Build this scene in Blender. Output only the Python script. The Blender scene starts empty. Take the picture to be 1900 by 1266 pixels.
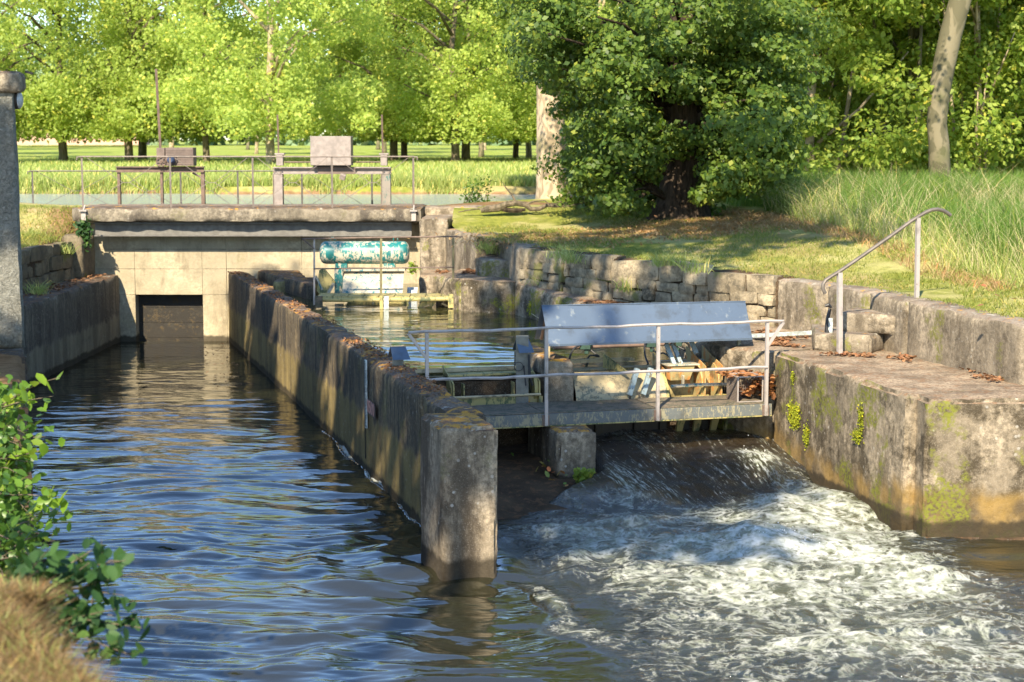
import bpy, math, random
import numpy as np
from mathutils import Vector, Matrix
random.seed(7); rng = np.random.default_rng(7)
R = math.radians
SC = bpy.context.scene
COL = SC.collection

# ---------------------------------------------------------------- camera, sky, sun, exposure
F_PX = 3200.0; PITCH = math.atan(375/F_PX); CAM = Vector((0, 0, 4.5))
cam_d = bpy.data.cameras.new('camera'); cam = bpy.data.objects.new('camera', cam_d); COL.objects.link(cam)
cam.location = CAM; cam.rotation_euler = (R(90)-PITCH, 0, 0)
cam_d.sensor_width = 36; cam_d.lens = 36*F_PX/1900; cam_d.clip_start = .1; cam_d.clip_end = 3000
cam_d.dof.use_dof = True; cam_d.dof.focus_distance = 20; cam_d.dof.aperture_fstop = 3.3
SC.camera = cam
SUN = Vector((-.21, -.72, .62)).normalized()
w = bpy.data.worlds.new('World'); SC.world = w; w.use_nodes = True
wn = w.node_tree; bg = wn.nodes['Background']
sky = wn.nodes.new('ShaderNodeTexSky'); sky.sky_type = 'NISHITA'; sky.sun_disc = False
sky.sun_elevation = math.asin(SUN.z); sky.sun_rotation = math.atan2(SUN.x, SUN.y)
sky.air_density = 1.0; sky.dust_density = .2; sky.ozone_density = 4.0
wn.links.new(sky.outputs[0], bg.inputs[0]); bg.inputs[1].default_value = .145
sun_d = bpy.data.lights.new('sun', 'SUN'); sun = bpy.data.objects.new('sun', sun_d); COL.objects.link(sun)
sun_d.energy = 5.0; sun_d.angle = R(.53); sun_d.color = (1, .87, .67)
sun.rotation_euler = (-SUN).to_track_quat('-Z', 'Y').to_euler(); sun.location = (-20, -40, 40)
SC.view_settings.view_transform = 'Standard'; SC.view_settings.look = 'None'
SC.view_settings.gamma = 1; SC.view_settings.use_curve_mapping = False
SC.view_settings.exposure = 1.28
SC.cycles.max_bounces = 8; SC.cycles.transparent_max_bounces = 8
SC.cycles.use_adaptive_sampling = True

# ---------------------------------------------------------------- measuring the place
def ray(px, py):
    u = (px-950)/F_PX; v = (633-py)/F_PX; c, s = math.cos(PITCH), math.sin(PITCH)
    return Vector((u, c+v*s, -s+v*c))
def P(px, py, z):
    d = ray(px, py); t = (z-CAM.z)/d.z; return CAM+d*t
def Q(px, py, y):
    d = ray(px, py); t = y/d.y; return CAM+d*t

# ---------------------------------------------------------------- numpy noise
_T = rng.random((4, 64, 64, 64)).astype(np.float32)
def vn(x, y, z=0, k=0):
    x, y, z = np.broadcast_arrays(np.asarray(x, float), np.asarray(y, float), np.asarray(z, float))
    xi, yi, zi = np.floor(x).astype(int), np.floor(y).astype(int), np.floor(z).astype(int)
    fx, fy, fz = x-xi, y-yi, z-zi
    fx, fy, fz = [f*f*(3-2*f) for f in (fx, fy, fz)]
    T = _T[k % 4]; g = lambda a, b, c: T[(xi+a) & 63, (yi+b) & 63, (zi+c) & 63]
    l = lambda a, b, t: a+(b-a)*t
    return l(l(l(g(0,0,0), g(1,0,0), fx), l(g(0,1,0), g(1,1,0), fx), fy),
             l(l(g(0,0,1), g(1,0,1), fx), l(g(0,1,1), g(1,1,1), fx), fy), fz)
def fbm(x, y, z=0, o=4, k=0, r=.5):
    a, t, n = 1.0, 0.0, 0.0
    for i in range(o):
        t = t+a*vn(x*2**i+i*7.3, y*2**i+i*3.1, np.asarray(z)*2**i+i*5.7, k); n += a; a *= r
    return t/n
def sst(x, a, b):
    t = np.clip((np.asarray(x, float)-a)/(b-a), 0, 1); return t*t*(3-2*t)

# ---------------------------------------------------------------- objects
def tag(o, label=None, cat=None, group=None, kind=None):
    if label: o['label'] = label
    if cat: o['category'] = cat
    if group: o['group'] = group
    if kind: o['kind'] = kind
    return o
def thing(name, label, cat, loc=(0, 0, 0), group=None):
    o = bpy.data.objects.new(name, None); COL.objects.link(o); o.location = loc; o.empty_display_size = .2
    return tag(o, label, cat, group)
def link(name, me, mat=None, parent=None):
    o = bpy.data.objects.new(name, me); COL.objects.link(o)
    if mat is not None and not me.materials: me.materials.append(mat)
    if parent is not None:
        o.parent = parent
        if parent.type == 'EMPTY': o.matrix_parent_inverse = Matrix.Translation(-parent.location)
    return o
def copy_tree(o, parent=None):
    c = o.copy(); COL.objects.link(c)
    if parent is not None: c.parent = parent
    for ch in list(o.children): copy_tree(ch, c)
    return c
def mesh(name, V, Fc, smooth=True, sharp=38):
    V = np.asarray(V, np.float32)
    me = bpy.data.meshes.new(name)
    if isinstance(Fc, np.ndarray):
        n, k = Fc.shape
        me.vertices.add(len(V)); me.vertices.foreach_set('co', V.ravel())
        me.loops.add(n*k); me.loops.foreach_set('vertex_index', Fc.astype(np.int32).ravel())
        me.polygons.add(n); me.polygons.foreach_set('loop_start', np.arange(0, n*k, k, dtype=np.int32))
        me.update(calc_edges=True)
    else:
        me.from_pydata([tuple(v) for v in V], [], Fc); me.update()
    if smooth:
        me.polygons.foreach_set('use_smooth', np.ones(len(me.polygons), bool))
        if sharp: me.set_sharp_from_angle(angle=R(sharp))
    return me

class MB:
    def __init__(s): s.v = []; s.f = []
    def add(s, v, f):
        n = len(s.v); s.v += [tuple(p) for p in v]; s.f += [tuple(i+n for i in q) for q in f]; return s
    def box(s, c, size, rot=None):
        c = Vector(c); hx, hy, hz = [a/2 for a in size]; vs = []
        for z in (-hz, hz):
            for x, y in ((-hx, -hy), (hx, -hy), (hx, hy), (-hx, hy)):
                p = Vector((x, y, z)); p = rot @ p if rot is not None else p; vs.append(c+p)
        return s.add(vs, [(3,2,1,0), (4,5,6,7), (0,1,5,4), (1,2,6,5), (2,3,7,6), (3,0,4,7)])
    def hexa(s, b, t):
        return s.add(list(b)+list(t), [(3,2,1,0), (4,5,6,7), (0,1,5,4), (1,2,6,5), (2,3,7,6), (3,0,4,7)])
    def bar(s, a, b, w, h=None, up=(0, 0, 1)):
        a, b = Vector(a), Vector(b); h = h or w; d = (b-a).normalized(); up = Vector(up)
        if abs(d.dot(up)) > .95: up = Vector((.27, -.96, 0))
        x = d.cross(up).normalized()*w/2; y = x.cross(d).normalized()*h/2
        return s.hexa([a-x-y, a+x-y, a+x+y, a-x+y], [b-x-y, b+x-y, b+x+y, b-x+y])
    def tube(s, pts, r, n=8, cap=True):
        pts = [Vector(p) for p in pts]; rs = r if hasattr(r, '__len__') else [r]*len(pts); n0 = len(s.v)
        ref = None
        for i, p in enumerate(pts):
            d = (pts[min(i+1, len(pts)-1)]-pts[max(i-1, 0)]).normalized()
            if ref is None: ref = Vector((0, 0, 1)) if abs(d.z) < .9 else Vector((1, 0, 0))
            x = d.cross(ref).normalized(); y = x.cross(d).normalized(); ref = y
            for k in range(n):
                a = 2*math.pi*k/n; s.v.append(tuple(p+(x*math.cos(a)+y*math.sin(a))*rs[i]))
        for i in range(len(pts)-1):
            for k in range(n):
                k2 = (k+1) % n; s.f.append((n0+i*n+k, n0+i*n+k2, n0+(i+1)*n+k2, n0+(i+1)*n+k))
        if cap:
            s.f.append(tuple(n0+k for k in range(n))); s.f.append(tuple(n0+(len(pts)-1)*n+k for k in reversed(range(n))))
        return s
    def grid(s, fn, nu, nv):
        n0 = len(s.v)
        for i in range(nu+1):
            for j in range(nv+1): s.v.append(tuple(fn(i/nu, j/nv)))
        for i in range(nu):
            for j in range(nv):
                a = n0+i*(nv+1)+j; s.f.append((a, a+nv+1, a+nv+2, a+1))
        return s
    def build(s, name, mat, parent=None, smooth=False, sharp=38, bevel=0):
        me = mesh(name, s.v, s.f, smooth, sharp)
        import bmesh
        bm = bmesh.new(); bm.from_mesh(me); bmesh.ops.recalc_face_normals(bm, faces=bm.faces)
        if bevel: bmesh.ops.bevel(bm, geom=bm.edges[:], offset=bevel, segments=1, affect='EDGES')
        bm.to_mesh(me); bm.free()
        return link(name, me, mat, parent)

def rough(b, t, res=.1, amp=.012, chip=.02, seed=0):
    """six-sided block with worn faces and chipped edges; b, t: four corners each"""
    b = [np.array(p, float) for p in b]; t = [np.array(p, float) for p in t]
    L = lambda p, q: np.linalg.norm(p-q)
    na = max(2, int(max(L(b[0], b[1]), L(b[3], b[2]))/res)); nb = max(2, int(max(L(b[1], b[2]), L(b[0], b[3]))/res)); nc = max(2, int(L(b[0], t[0])/res))
    na, nb, nc = min(na, 260), min(nb, 120), min(nc, 60)
    idx = {}; pts = []; par = []
    def vid(i, j, k):
        key = (i, j, k)
        if key not in idx: idx[key] = len(pts); pts.append(None); par.append(key)
        return idx[key]
    F = []
    for i in range(na):
        for j in range(nb):
            F.append((vid(i,j,nc), vid(i+1,j,nc), vid(i+1,j+1,nc), vid(i,j+1,nc)))
            F.append((vid(i,j+1,0), vid(i+1,j+1,0), vid(i+1,j,0), vid(i,j,0)))
    for i in range(na):
        for k in range(nc):
            F.append((vid(i,0,k), vid(i+1,0,k), vid(i+1,0,k+1), vid(i,0,k+1)))
            F.append((vid(i+1,nb,k), vid(i,nb,k), vid(i,nb,k+1), vid(i+1,nb,k+1)))
    for j in range(nb):
        for k in range(nc):
            F.append((vid(0,j+1,k), vid(0,j,k), vid(0,j,k+1), vid(0,j+1,k+1)))
            F.append((vid(na,j,k), vid(na,j+1,k), vid(na,j+1,k+1), vid(na,j,k+1)))
    pr = np.array(par, float); u, v, w_ = pr[:,0:1]/na, pr[:,1:2]/nb, pr[:,2:3]/nc
    bil = lambda c: c[0]*(1-u)*(1-v)+c[1]*u*(1-v)+c[2]*u*v+c[3]*(1-u)*v
    V = bil(b)*(1-w_)+bil(t)*w_
    iu, iv, iw = (b[1]-b[0]), (b[3]-b[0]), (t[0]-b[0])
    un = lambda a: a/np.linalg.norm(a)
    iu, iv, iw = un(iu), un(iv), un(iw)
    eu = (u == 0)*1.-(u == 1)*1.; ev = (v == 0)*1.-(v == 1)*1.; ew = (w_ == 0)*1.-(w_ == 1)*1.
    cnt = np.abs(eu)+np.abs(ev)+np.abs(ew)
    inn = eu*iu+ev*iv+ew*iw
    ch = (cnt >= 2)*chip*(.25+2.2*np.clip(fbm(V[:,0]*4+seed, V[:,1]*4, V[:,2]*4, 3)-.3, 0, 1))[:, None]
    x, y, z = V[:,0]+seed*3.7, V[:,1], V[:,2]
    d = (fbm(x*1.3, y*1.3, z*1.3, 2, 1)-.5)*2.0*amp+(fbm(x*7, y*7, z*7, 3, 2)-.5)*amp*1.5
    V = V+inn*ch-inn*d[:, None]
    return V, np.array(F)
def rough_obj(name, blocks, mat, parent=None, sharp=50, **kw):
    Vs, Fs, n = [], [], 0
    for i, (b, t) in enumerate(blocks):
        V, Fc = rough(b, t, seed=i+len(name)+blocks[0][0][0][0], **kw); Vs.append(V); Fs.append(Fc+n); n += len(V)
    me = mesh(name, np.concatenate(Vs), np.concatenate(Fs), True, sharp)
    return link(name, me, mat, parent)
def prism(xy, z0, z1):
    z1 = z1 if hasattr(z1, '__len__') else [z1]*4
    return ([(x, y, z0) for x, y in xy], [(x, y, z) for (x, y), z in zip(xy, z1)])

# ---------------------------------------------------------------- materials
class NM:
    def __init__(s, name):
        s.m = bpy.data.materials.new(name); s.m.use_nodes = True; s.nt = s.m.node_tree
        s.b = s.nt.nodes['Principled BSDF']; s.o = s.nt.nodes['Material Output']
        s.g = s.n('ShaderNodeNewGeometry'); s.P = s.g.outputs['Position']
        sp = s.n('ShaderNodeSeparateXYZ'); s.L(s.g.outputs['Normal'], sp.inputs[0]); s.nz = sp.outputs[2]
        sp = s.n('ShaderNodeSeparateXYZ'); s.L(s.P, sp.inputs[0]); s.x, s.y, s.z = sp.outputs
    def n(s, t): return s.nt.nodes.new(t)
    def L(s, a, b):
        if isinstance(a, bpy.types.NodeSocket): s.nt.links.new(a, b)
        elif hasattr(a, '__len__') and len(a) == 3 and b.type == 'RGBA': b.default_value = (*a, 1)
        else: b.default_value = a
    def obj(s):
        return s.n('ShaderNodeTexCoord').outputs['Object']
    def sc(s, v, k):
        q = s.n('ShaderNodeVectorMath'); q.operation = 'MULTIPLY'; s.L(v, q.inputs[0]); s.L(k if hasattr(k, '__len__') else (k, k, k), q.inputs[1]); return q.outputs[0]
    def vadd(s, v, k):
        q = s.n('ShaderNodeVectorMath'); q.operation = 'ADD'; s.L(v, q.inputs[0]); s.L(k, q.inputs[1]); return q.outputs[0]
    def noise(s, v, k=1., d=4, r=.55, w=0., col=False):
        q = s.n('ShaderNodeTexNoise'); s.L(v, q.inputs['Vector']); q.inputs['Scale'].default_value = k; q.inputs['Detail'].default_value = d
        q.inputs['Roughness'].default_value = r; q.inputs['Distortion'].default_value = w; return q.outputs['Color' if col else 'Fac']
    def vor(s, v, k=1., f='F1', out='Distance'):
        q = s.n('ShaderNodeTexVoronoi'); q.feature = f; s.L(v, q.inputs['Vector']); q.inputs['Scale'].default_value = k; return q.outputs[out]
    def ramp(s, f, a, b, lo=0., hi=1.):
        q = s.n('ShaderNodeMapRange'); q.interpolation_type = 'SMOOTHSTEP'; s.L(f, q.inputs[0])
        for i, x in zip((1, 2, 3, 4), (a, b, lo, hi)): s.L(x, q.inputs[i])
        return q.outputs[0]
    def ma(s, op, a, b=0., c=None):
        q = s.n('ShaderNodeMath'); q.operation = op; s.L(a, q.inputs[0]); s.L(b, q.inputs[1])
        if c is not None: s.L(c, q.inputs[2])
        return q.outputs[0]
    def mul(s, a, b): return s.ma('MULTIPLY', a, b)
    def add(s, a, b): return s.ma('ADD', a, b)
    def mix(s, f, a, b, mode='MIX'):
        q = s.n('ShaderNodeMix'); q.data_type = 'RGBA'; q.blend_type = mode; s.L(f, q.inputs[0]); s.L(a, q.inputs[6]); s.L(b, q.inputs[7]); return q.outputs[2]
    def attr(s, name):
        q = s.n('ShaderNodeAttribute'); q.attribute_name = name; return q.outputs['Fac']
    def bump(s, h, st=.5, dist=.02, prev=None):
        q = s.n('ShaderNodeBump'); s.L(h, q.inputs['Height']); q.inputs['Strength'].default_value = st; q.inputs['Distance'].default_value = dist
        if prev is not None: s.L(prev, q.inputs['Normal'])
        return q.outputs[0]
    def fin(s, col, rough=.85, nrm=None, metal=0., spec=.5):
        s.L(col, s.b.inputs['Base Color']); s.L(rough, s.b.inputs['Roughness']); s.L(metal, s.b.inputs['Metallic'])
        s.b.inputs['Specular IOR Level'].default_value = spec
        if nrm is not None: s.L(nrm, s.b.inputs['Normal'])
        return s.m

def concrete(name, base=(.36,.31,.23), dark=(.055,.047,.037), streak=.5, band=None, low=(.21,.165,.07), moss=.3, top=(.17,.135,.10),
             litter=.5, lichen=.3, wet=None, grime=.5, spots=.3, fine=.12, mott=.55, foot=None):
    m = NM(name); P = m.P
    c = m.mix(m.ramp(m.noise(P, .9, 5), .35, .65), base, tuple(a*.62 for a in base))
    c = m.mix(m.ramp(m.noise(P, 14, 5, .7), .38, .62), tuple(a*(1-mott) for a in base), c)
    st = m.noise(m.sc(P, (4.5, 4.5, .33) if fine > .2 else (2.6, 2.6, .75)), 1, 6, .68)
    st2 = m.noise(m.sc(P, (14, 14, .9)), 1, 4, .6)
    k = .62-.26*streak
    smask = m.ramp(m.add(m.mul(st, 1-fine), m.mul(st2, fine)), k-.05, k+.13)
    big = m.ramp(m.noise(P, .55, 4), .36, .62)
    mask = m.mul(smask, m.add(.35, m.mul(big, .65)))
    if band is not None:
        wz = m.add(m.z, m.mul(m.ma('SUBTRACT', m.noise(m.sc(P, (2.2, 2.2, .15)), 1, 4, .6), .5), .55))
        up = m.ramp(wz, band-.07, band+.07)
        lo = m.mix(m.ramp(m.noise(m.sc(P, (3, 3, .4)), 1, 4), .35, .7), low, tuple(a*.45 for a in low))
        c = m.mix(m.mul(m.ma('SUBTRACT', 1., up), .85), c, lo)
        mask = m.mul(mask, m.ramp(up, 0, 1, .25, 1.)); mask = m.ma('MAXIMUM', mask, m.mul(up, m.ramp(st2, .34, .68, 1.0, .15)))
    c = m.mix(m.mul(mask, .93), c, dark)
    c = m.mix(m.mul(m.ramp(m.noise(P, 2.6 if grime > .9 else 3.3, 7, .74), .50-.05*(grime > .9), .70-.08*(grime > .9)), grime), c, tuple(a*.9 for a in dark))
    pit = m.mul(m.ramp(m.vor(P, 52), .10, .22, 1, 0), m.ramp(m.noise(P, 7, 4, .7), .42, .6)); c = m.mix(m.mul(pit, .55), c, tuple(a*.7 for a in dark))
    agg = m.ramp(m.noise(P, 85, 3, .8), .56, .66); c = m.mix(m.mul(agg, .30), c, (.56, .50, .40))
    if spots:
        sp = m.mul(m.ramp(m.vor(P, 9), .12, .2, 1, 0), m.ramp(m.noise(P, 1.1, 2), .5, .6))
        c = m.mix(m.mul(sp, spots), c, (.5, .48, .42))
    if foot is not None:
        fw = m.ramp(m.add(m.z, m.mul(m.ma('SUBTRACT', m.noise(m.sc(P, (1.1, 1.1, .6)), 1, 4, .6), .5), 1.1)), foot+.12, foot-.12)
        c = m.mix(m.mul(fw, .75), c, m.mix(m.ramp(m.noise(P, 2.5, 4), .35, .65), (.27, .17, .045), (.085, .06, .03)))
    if moss:
        ms = m.mul(m.ramp(m.noise(P, 1.25, 5, .6), .61-.1*moss, .68-.1*moss), m.ramp(m.noise(P, 22, 3), .35, .6))
        ms = m.mul(ms, min(1., moss*2)); c = m.mix(ms, c, (.15, .155, .022))
    if wet is not None:
        wl = m.ramp(m.add(m.z, m.mul(m.noise(P, 5, 3), -.16)), wet+.02, wet-.05)
        c = m.mix(m.mul(wl, .85), c, (.028, .022, .013))
    tf = m.ramp(m.nz, .55, .8)
    tc = m.mix(m.ramp(m.noise(P, 2.2, 5), .35, .65), top, tuple(a*.5 for a in top))
    tc = m.mix(m.mul(m.ramp(m.noise(m.sc(P, (1, 1, 1)), 30, 4, .7), .45, .6), litter), tc, (.075, .045, .028))
    tc = m.mix(m.mul(m.ramp(m.noise(P, 9, 4, .7), .52, .60), litter*.8), tc, (.20, .10, .045))
    if lichen:
        tc = m.mix(m.mul(m.ramp(m.noise(m.vadd(P, (5.5, 3, 1)), 5.2, 6, .72), .60-.085*lichen, .64-.085*lichen), .9), tc, (.50, .25, .035))
        tc = m.mix(m.mul(m.ramp(m.noise(m.vadd(P, (1.5, 9, 1)), 5, 5, .65), .58, .66), .7), tc, (.42, .40, .33))
    c = m.mix(tf, c, tc)
    h = m.add(m.mul(m.noise(P, 34, 5, .7), .6), m.add(m.mul(m.noise(P, 6, 4, .6), 1.1), m.mul(m.ramp(m.vor(P, 38), .0, .25), .25)))
    return m.fin(c, .92, m.bump(h, .75, .022), spec=.25)

def stone_mat(name, base=(.42,.36,.25)):
    m = NM(name); q = m.n('ShaderNodeObjectInfo'); rnd = q.outputs['Random']; P = m.P
    c = m.mix(rnd, base, tuple(a*.62 for a in base))
    c = m.mix(m.ramp(m.noise(P, 2.2, 6, .7), .38, .66), c, (.10, .085, .06))
    c = m.mix(m.ramp(m.noise(P, 16, 5, .7), .5, .62), c, tuple(a*.5 for a in base))
    c = m.mix(m.mul(m.ramp(m.noise(P, 1.6, 4), .58, .66), .7), c, (.14, .15, .03))
    h = m.add(m.noise(P, 9, 6, .7), m.mul(m.noise(P, 45, 4, .7), .5))
    return m.fin(c, .93, m.bump(h, .9, .03), spec=.2)

def metal_paint(name, col, under=None, amt=.4, rough=.5, metal=0., sc_=6., streaky=True, dirt=.3):
    m = NM(name); P = m.P; under = under or (.18, .08, .035)
    n = m.add(m.mul(m.noise(m.sc(P, (1, 1, .5) if streaky else 1.), sc_*1.2, 6, .75), .6), m.mul(m.noise(m.sc(P, (1, 1, .35) if streaky else 1.), sc_*5, 5, .75), .4))
    f = m.ramp(n, .60-.22*amt, .64-.22*amt)
    c = m.mix(m.mul(m.noise(P, 2, 3), .5), col, tuple(a*.7 for a in col))
    c = m.mix(f, c, under)
    c = m.mix(m.mul(m.ramp(m.noise(P, 4, 5, .7), .5, .68), dirt), c, (.05, .045, .03))
    return m.fin(c, m.ramp(f, 0, 1, rough, .85), m.bump(m.add(f, m.noise(P, 40, 3)), .25, .006), metal)

def simple(name, col, rough=.8, metal=0., var=.3, k=8., bumpd=.004):
    m = NM(name); c = m.mix(m.ramp(m.noise(m.P, k, 5, .65), .35, .65), col, tuple(a*(1-var) for a in col))
    return m.fin(c, rough, m.bump(m.noise(m.P, k*5, 4, .6), .4, bumpd), metal)

def leaf_mat(name, a, b, trans=.45, tint=(.30,.42,.05), gloss=.5):
    m = NM(name); r = m.g.outputs['Random Per Island']
    q = m.n('ShaderNodeObjectInfo'); r2 = q.outputs['Random']
    c = m.mix(m.ramp(r, .1, .9), a, b)
    c = m.mix(m.mul(r2, .35), c, tuple(x*.6 for x in a))
    c = m.mix(m.ramp(r, .93, .96), c, (b[0]*1.5, b[1]*1.15, b[2]))
    m.L(c, m.b.inputs['Base Color']); m.b.inputs['Roughness'].default_value = gloss; m.b.inputs['Specular IOR Level'].default_value = .3
    t = m.n('ShaderNodeBsdfTranslucent'); m.L(m.mix(.5, c, tint), t.inputs[0])
    ms = m.n('ShaderNodeMixShader'); ms.inputs[0].default_value = trans
    m.nt.links.new(m.b.outputs[0], ms.inputs[1]); m.nt.links.new(t.outputs[0], ms.inputs[2]); m.nt.links.new(ms.outputs[0], m.o.inputs[0])
    return m.m

def bark_mat(name, a, b, patchy=False, k=1.):
    m = NM(name); P = m.P
    if patchy:
        f = m.ramp(m.noise(m.sc(P, (1, 1, .6)), 4*k, 3, .5, 1.), .45, .55)
    else:
        f = m.ramp(m.noise(m.sc(P, (1, 1, .12)), 14*k, 5, .7), .38, .62)
    c = m.mix(f, a, b); c = m.mix(m.mul(m.ramp(m.noise(P, 1.5*k, 4), .52, .7), .5), c, (.10, .11, .04))
    h = m.noise(m.sc(P, (1, 1, .15)), 20*k, 5, .7)
    return m.fin(c, .95, m.bump(h, .3 if patchy else .9, .02 if patchy else .05), spec=.15)
# ================================================================ MATERIALS
C_wall = concrete('divider concrete', fine=.3, base=(.40,.30,.16), dark=(.030,.026,.021), streak=.8, band=.80, low=(.27,.20,.065), moss=.15, wet=.05, top=(.20,.15,.11), litter=.9, lichen=.55)  # algae stain, deepened so its dark colour also stands in for shade
C_pier = concrete('pier concrete', base=(.43,.35,.24), dark=(.065,.05,.033), streak=.58, moss=.12, wet=.16, top=(.24,.17,.11), litter=.9, lichen=1.1, grime=.6, spots=.6)
C_left = concrete('left wall concrete', fine=.3, base=(.33,.29,.21), dark=(.05,.042,.033), streak=.8, band=.62, low=(.27,.235,.15), moss=0, wet=.06, lichen=.1, litter=.9)
C_back = concrete('cast panel concrete', mott=.3, base=(.50,.425,.28), dark=(.16,.13,.08), streak=.3, moss=.12, wet=.06, grime=.4, lichen=0, spots=.1)
C_slab = concrete('slab concrete', base=(.34,.29,.21), dark=(.06,.05,.04), streak=.4, moss=.1, lichen=.3, grime=.7)
C_right = concrete('river wall concrete', base=(.43,.35,.24), dark=(.055,.042,.024), foot=.50, streak=.62, moss=.95, wet=.16, top=(.36,.28,.19), litter=.6, lichen=.0, grime=.95, spots=.4)
C_upper = concrete('upper wall concrete', base=(.43,.355,.25), dark=(.065,.05,.032), streak=.58, moss=.4, top=(.30,.25,.19), litter=.35, lichen=.1, grime=.85)
C_apron = concrete('wet apron concrete', base=(.085,.055,.030), dark=(.03,.022,.014), streak=.2, moss=.2, top=(.085,.055,.028), litter=.5, lichen=0)
STONE = stone_mat('pale limestone', (.50,.41,.27)); STONE_D = stone_mat('brown rubble', (.26,.21,.13))
RUST = simple('rusty painted steel', (.16,.105,.075), .6, 0, .4); RAIL = metal_paint('weathered rail steel', (.42,.37,.33), (.22,.17,.13), .05, .5, .2, 10, True, .4)
GALV = metal_paint('galvanised sheet', (.115,.155,.205), (.19,.22,.24), .12, .42, .4, 3, True, .35)
GREYBOX = simple('grey brown cabinet paint', (.30,.255,.225), .55); BROWNBOX = simple('brown cabinet paint', (.17,.125,.10), .6)
TEAL = metal_paint('flaking teal paint', (.010,.17,.165), (.52,.45,.33), .46, .4, 0, 5.5, True, .42)
CREAM = metal_paint('bare cream primer with teal remains', (.48,.42,.30), (.02,.15,.19), .34, .6, 0, 7, True, .5)
YELLOW = metal_paint('mossy yellow steel', (.40,.33,.12), (.11,.13,.06), .42, .6, 0, 5, True, .5)
PALEY = metal_paint('worn buff steel', (.43,.35,.20), (.17,.17,.12), .30, .55, 0, 4, False, .75)
ORANGE = metal_paint('rusting orange steel', (.44,.35,.15), (.52,.23,.06), .44, .6, 0, 3, True, .65)
DECK = metal_paint('mossy deck plate', (.17,.13,.085), (.07,.07,.04), .5, .9, 0, 7, False, .7)
BEAMB = metal_paint('worn blue grey beam', (.12,.13,.12), (.27,.24,.15), .42, .6, 0, 9, True, .45)
STRUT = metal_paint('pale blue strut', (.30,.38,.40), (.16,.13,.07), .3, .45, .3, 9, True, .3)
BLACK = simple('black rubber', (.02,.02,.02), .5); DARKM = simple('dark wet steel', (.05,.04,.03), .6)
PLANK = metal_paint('black wet plank', (.022,.018,.012), (.06,.042,.018), .3, .5, 0, 4, False, .4)
WHITE = simple('white enamel', (.55,.60,.56), .5, 0, .5, 14); INK = simple('black print', (.02,.025,.03), .6); PINK = simple('faded red print', (.55,.30,.24), .7)
LEAFLIT = leaf_mat('dead leaves', (.33,.17,.08), (.19,.10,.05), .15, (.4,.15,.03), .8)
RENDER = None
def rendered():
    m = NM('rough grey render'); P = m.P
    n = m.noise(P, 16, 6, .75, 1.2)
    c = m.mix(m.ramp(n, .3, .7), (.17,.17,.14), (.40,.39,.33))
    c = m.mix(m.mul(m.ramp(m.noise(P, 1.5, 4), .5, .7), .5), c, (.14,.13,.10))
    c = m.mix(m.mul(m.ramp(m.z, 2.1, 1.7), .6), c, (.10,.085,.05))
    return m.fin(c, .95, m.bump(n, 1., .09), spec=.2)
RENDER = rendered()

def ground_mat():
    m = NM('ground of grass and earth'); P = m.P; gr = m.attr('lush'); dr = m.attr('dry'); ea = m.attr('earth')
    n = m.noise(P, 6, 6, .7); n2 = m.noise(P, .8, 5, .6); n3 = m.noise(P, 45, 3, .7)
    g = m.mix(m.ramp(n, .3, .7), (.15,.18,.03), (.30,.31,.06))
    g = m.mix(m.mul(m.ramp(n2, .42, .60), .85), g, (.46,.42,.17)); g = m.mix(m.mul(m.ramp(m.noise(P, .35, 4), .5, .62), .5), g, (.36,.25,.13))
    d = m.mix(m.ramp(n, .35, .65), (.50,.36,.19), (.30,.19,.09))
    l = m.mix(m.ramp(n2, .35, .65), (.22,.33,.04), (.32,.38,.08))
    e = m.mix(m.ramp(n, .35, .65), (.20,.115,.055), (.30,.19,.10))
    c = m.mix(m.ramp(m.add(dr, m.mul(m.ma('SUBTRACT', n2, .5), .9)), .4, .6), g, d)
    c = m.mix(gr, c, l); c = m.mix(m.ramp(m.add(ea, m.mul(m.ma('SUBTRACT', n, .5), .5)), .4, .6), c, e)
    c = m.mix(m.mul(m.ramp(n3, .45, .65), .35), c, (.05,.045,.015))
    return m.fin(c, .95, m.bump(m.add(n, m.mul(n3, .6)), .9, .05), spec=.1)
GROUND = ground_mat()

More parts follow.
